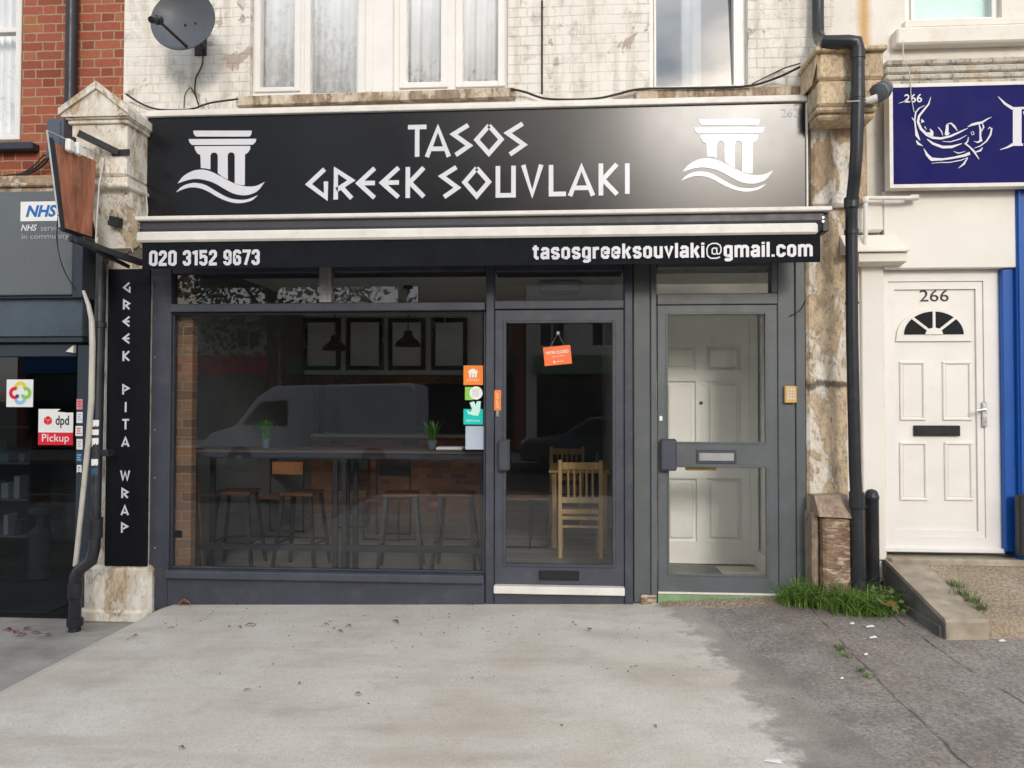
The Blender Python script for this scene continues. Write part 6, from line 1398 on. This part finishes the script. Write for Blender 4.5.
def house(x0, x1, y, h, mat, label, shop):
    t = thing('terraced_house', ((x0+x1)/2, y, -.13), label, 'house', 'terraced houses across the road'); wins = []; n = 2
    for i in range(n):
        cx = x0+(x1-x0)*(i+.5)/n; wins.append((cx-.5, cx+.5, 3.6, min(5.0, h-.25)))
        if h > 7: wins.append((cx-.5, cx+.5, 6.3, 7.8))
    sh = (x0+.4, x1-.4, .1, 2.6)
    b = MB(); cells(b, x0, x1, -.2, h, wins+[sh], y-.3, y); b.box(x0, x1, y-7, y-6.7, -.2, h, 0); b.box(x0, x0+.2, y-6.7, y-.3, -.2, h, 0); b.box(x1-.2, x1, y-6.7, y-.3, -.2, h, 0); b.build('wall', mat, t)
    b = MB(); b.prism([(y+.25, h-.05), (y-3.5, h+(1.7 if h > 5 else .8)), (y-7.2, h-.05)], x0, x1, 'x'); b.build('roof', 'road', t)
    for w_ in wins: 
        b = MB(); cells(b, w_[0], w_[1], w_[2], w_[3], [(w_[0]+.07, (w_[0]+w_[1])/2-.03, w_[2]+.07, w_[3]-.07), ((w_[0]+w_[1])/2+.03, w_[1]-.07, w_[2]+.07, w_[3]-.07)], y-.16, y-.09); f_ = b.build('window', 'white_pvc', t); b = MB(); b.box(w_[0]+.05, w_[1]-.05, y-.13, y-.12, w_[2]+.05, w_[3]-.05, 0); b.build('pane', 'dglass', f_)
    b = MB(); b.box(sh[0], sh[1], y-.20, y-.18, sh[2], sh[3], 0); b.build('shop_window', 'dglass', t); b = MB(); b.box(sh[0]-.1, sh[1]+.1, y+.001, y+.2, 2.62, 3.3, .02); b.build('fascia', shop, t)
cols = [('brick', 'blue_p'), ('cream_wall', 'red_p'), ('brick', 'greenpaint'), ('brick', 'pharm'), ('cream_wall', 'greenpaint'), ('brick', 'white_p'), ('cream_wall', 'navy'), ('brick', 'red_p')]
names = ['red brick terraced house across the road with blue shop fascia', 'cream terraced house across the road with red shop fascia', 'red brick terraced house across the road with green shop fascia', 'red brick terraced house across the road with grey shop fascia', 'cream terraced house across the road with green shop fascia', 'red brick terraced house across the road with white shop fascia', 'cream terraced house across the road with navy shop fascia', 'red brick terraced house across the road with red shop fascia']
lots = [(-21, -15.85, 4.6), (-15.8, -10.65, 4.6), (-10.6, -5.45, 4.8), (-5.4, -1.4, 9.6), (-1.35, 2.5, 9.2), (2.55, 6.2, 4.4), (6.25, 10.2, 4.4), (10.25, 15.4, 6.0)]
for (mm, sh), nm, (xa, xb_, hh) in zip(cols, names, lots): house(xa, xb_, -22.0, hh, mm, nm, sh)
def vehicle(name, label, cat, prof, x, y, w, mat, wheels, glassq, windscreen=None):
    t = thing(name, (x, y, -.24), label, cat); b = MB(); b.prism([(x+p[0], -.24+p[1]) for p in prof], y-w/2, y+w/2); o = b.build('body', mat, t); md = o.modifiers.new('b', 'BEVEL'); md.width = .07; md.segments = 3; md.limit_method = 'ANGLE'; md.angle_limit = R(50)
    for wx_, r_ in wheels:
        for sy in (-1, 1):
            Tm = Matrix.Translation((x+wx_, y+sy*(w/2-.09), -.24+r_)) @ Matrix.Rotation(R(90), 4, 'X'); b = MB(); b.lathe([(r_*.6, -.11), (r_*.95, -.11), (r_, -.07), (r_, .07), (r_*.95, .11), (r_*.6, .11)], (0, 0, 0), 24, Tm); wl = b.build('wheel', 'black_plastic', t, True); b = MB(); b.lathe([(r_*.15, -.115), (r_*.6, -.10), (r_*.6, .10), (r_*.15, .115)], (0, 0, 0), 18, Tm); b.build('rim', 'chrome', wl, True)
    for g in glassq:
        for sy in (-1, 1): b = MB(); b.prism([(x+p[0], -.24+p[1]) for p in g], y+sy*w/2-.004, y+sy*(w/2+.006)); b.build('side_window', 'dglass', t)
    if windscreen:
        (xa, za), (xb_, zb_) = windscreen; o_ = Vector((za-zb_, 0, xb_-xa)).normalized()*.012; o_ = o_ if o_.x < 0 else -o_
        b = MB(); b.hexa([(x+xa, y-w/2+.12, za-.24), (x+xa, y+w/2-.12, za-.24), (x+xb_, y+w/2-.2, zb_-.24), (x+xb_, y-w/2+.2, zb_-.24)], [Vector((x+xa, y-w/2+.12, za-.24))+o_, Vector((x+xa, y+w/2-.12, za-.24))+o_, Vector((x+xb_, y+w/2-.2, zb_-.24))+o_, Vector((x+xb_, y-w/2+.2, zb_-.24))+o_]); b.build('windscreen', 'dglass', t)
    for sy in (-1, 1): b = MB(); b.box(x+prof[0][0]-.02, x+prof[0][0]+.10, y+sy*(w/2-.25)-.14, y+sy*(w/2-.25)+.14, .42, .60, .03); b.build('headlight', 'chrome', t)
    return t
M['carwhite'] = pmat('white_car_paint', (.78, .81, .86), .25, .03, 2); M['cargrey'] = pmat('grey_car_paint', (.10, .11, .125), .25, .05, 2)
vehicle('parked_van', 'white panel van parked across the road facing the street trees', 'van', [(-2.75, .35), (-2.78, .75), (-2.6, 1.0), (-1.95, 1.18), (-1.35, 1.95), (-.9, 2.22), (2.6, 2.30), (2.75, 2.2), (2.78, .35)], -6.5, -14.0, 1.95, 'carwhite', [(-1.8, .34), (1.7, .34)], [[(-1.75, 1.22), (-1.25, 1.82), (-.55, 1.86), (-.55, 1.18)]], ((-1.93, 1.22), (-1.36, 1.93)))
vehicle('parked_car', 'dark grey hatchback parked across the road behind the van', 'car', [(-2.05, .3), (-2.1, .6), (-1.95, .80), (-1.05, .95), (-.35, 1.42), (1.1, 1.45), (1.8, 1.0), (2.0, .95), (2.05, .3)], 1.0, -14.2, 1.75, 'cargrey', [(-1.3, .31), (1.25, .31)], [[(-.85, .97), (-.3, 1.34), (.25, 1.36), (.25, .97)], [(.32, .97), (.32, 1.36), (1.0, 1.36), (1.5, 1.0)]], ((-1.0, .98), (-.38, 1.40)))
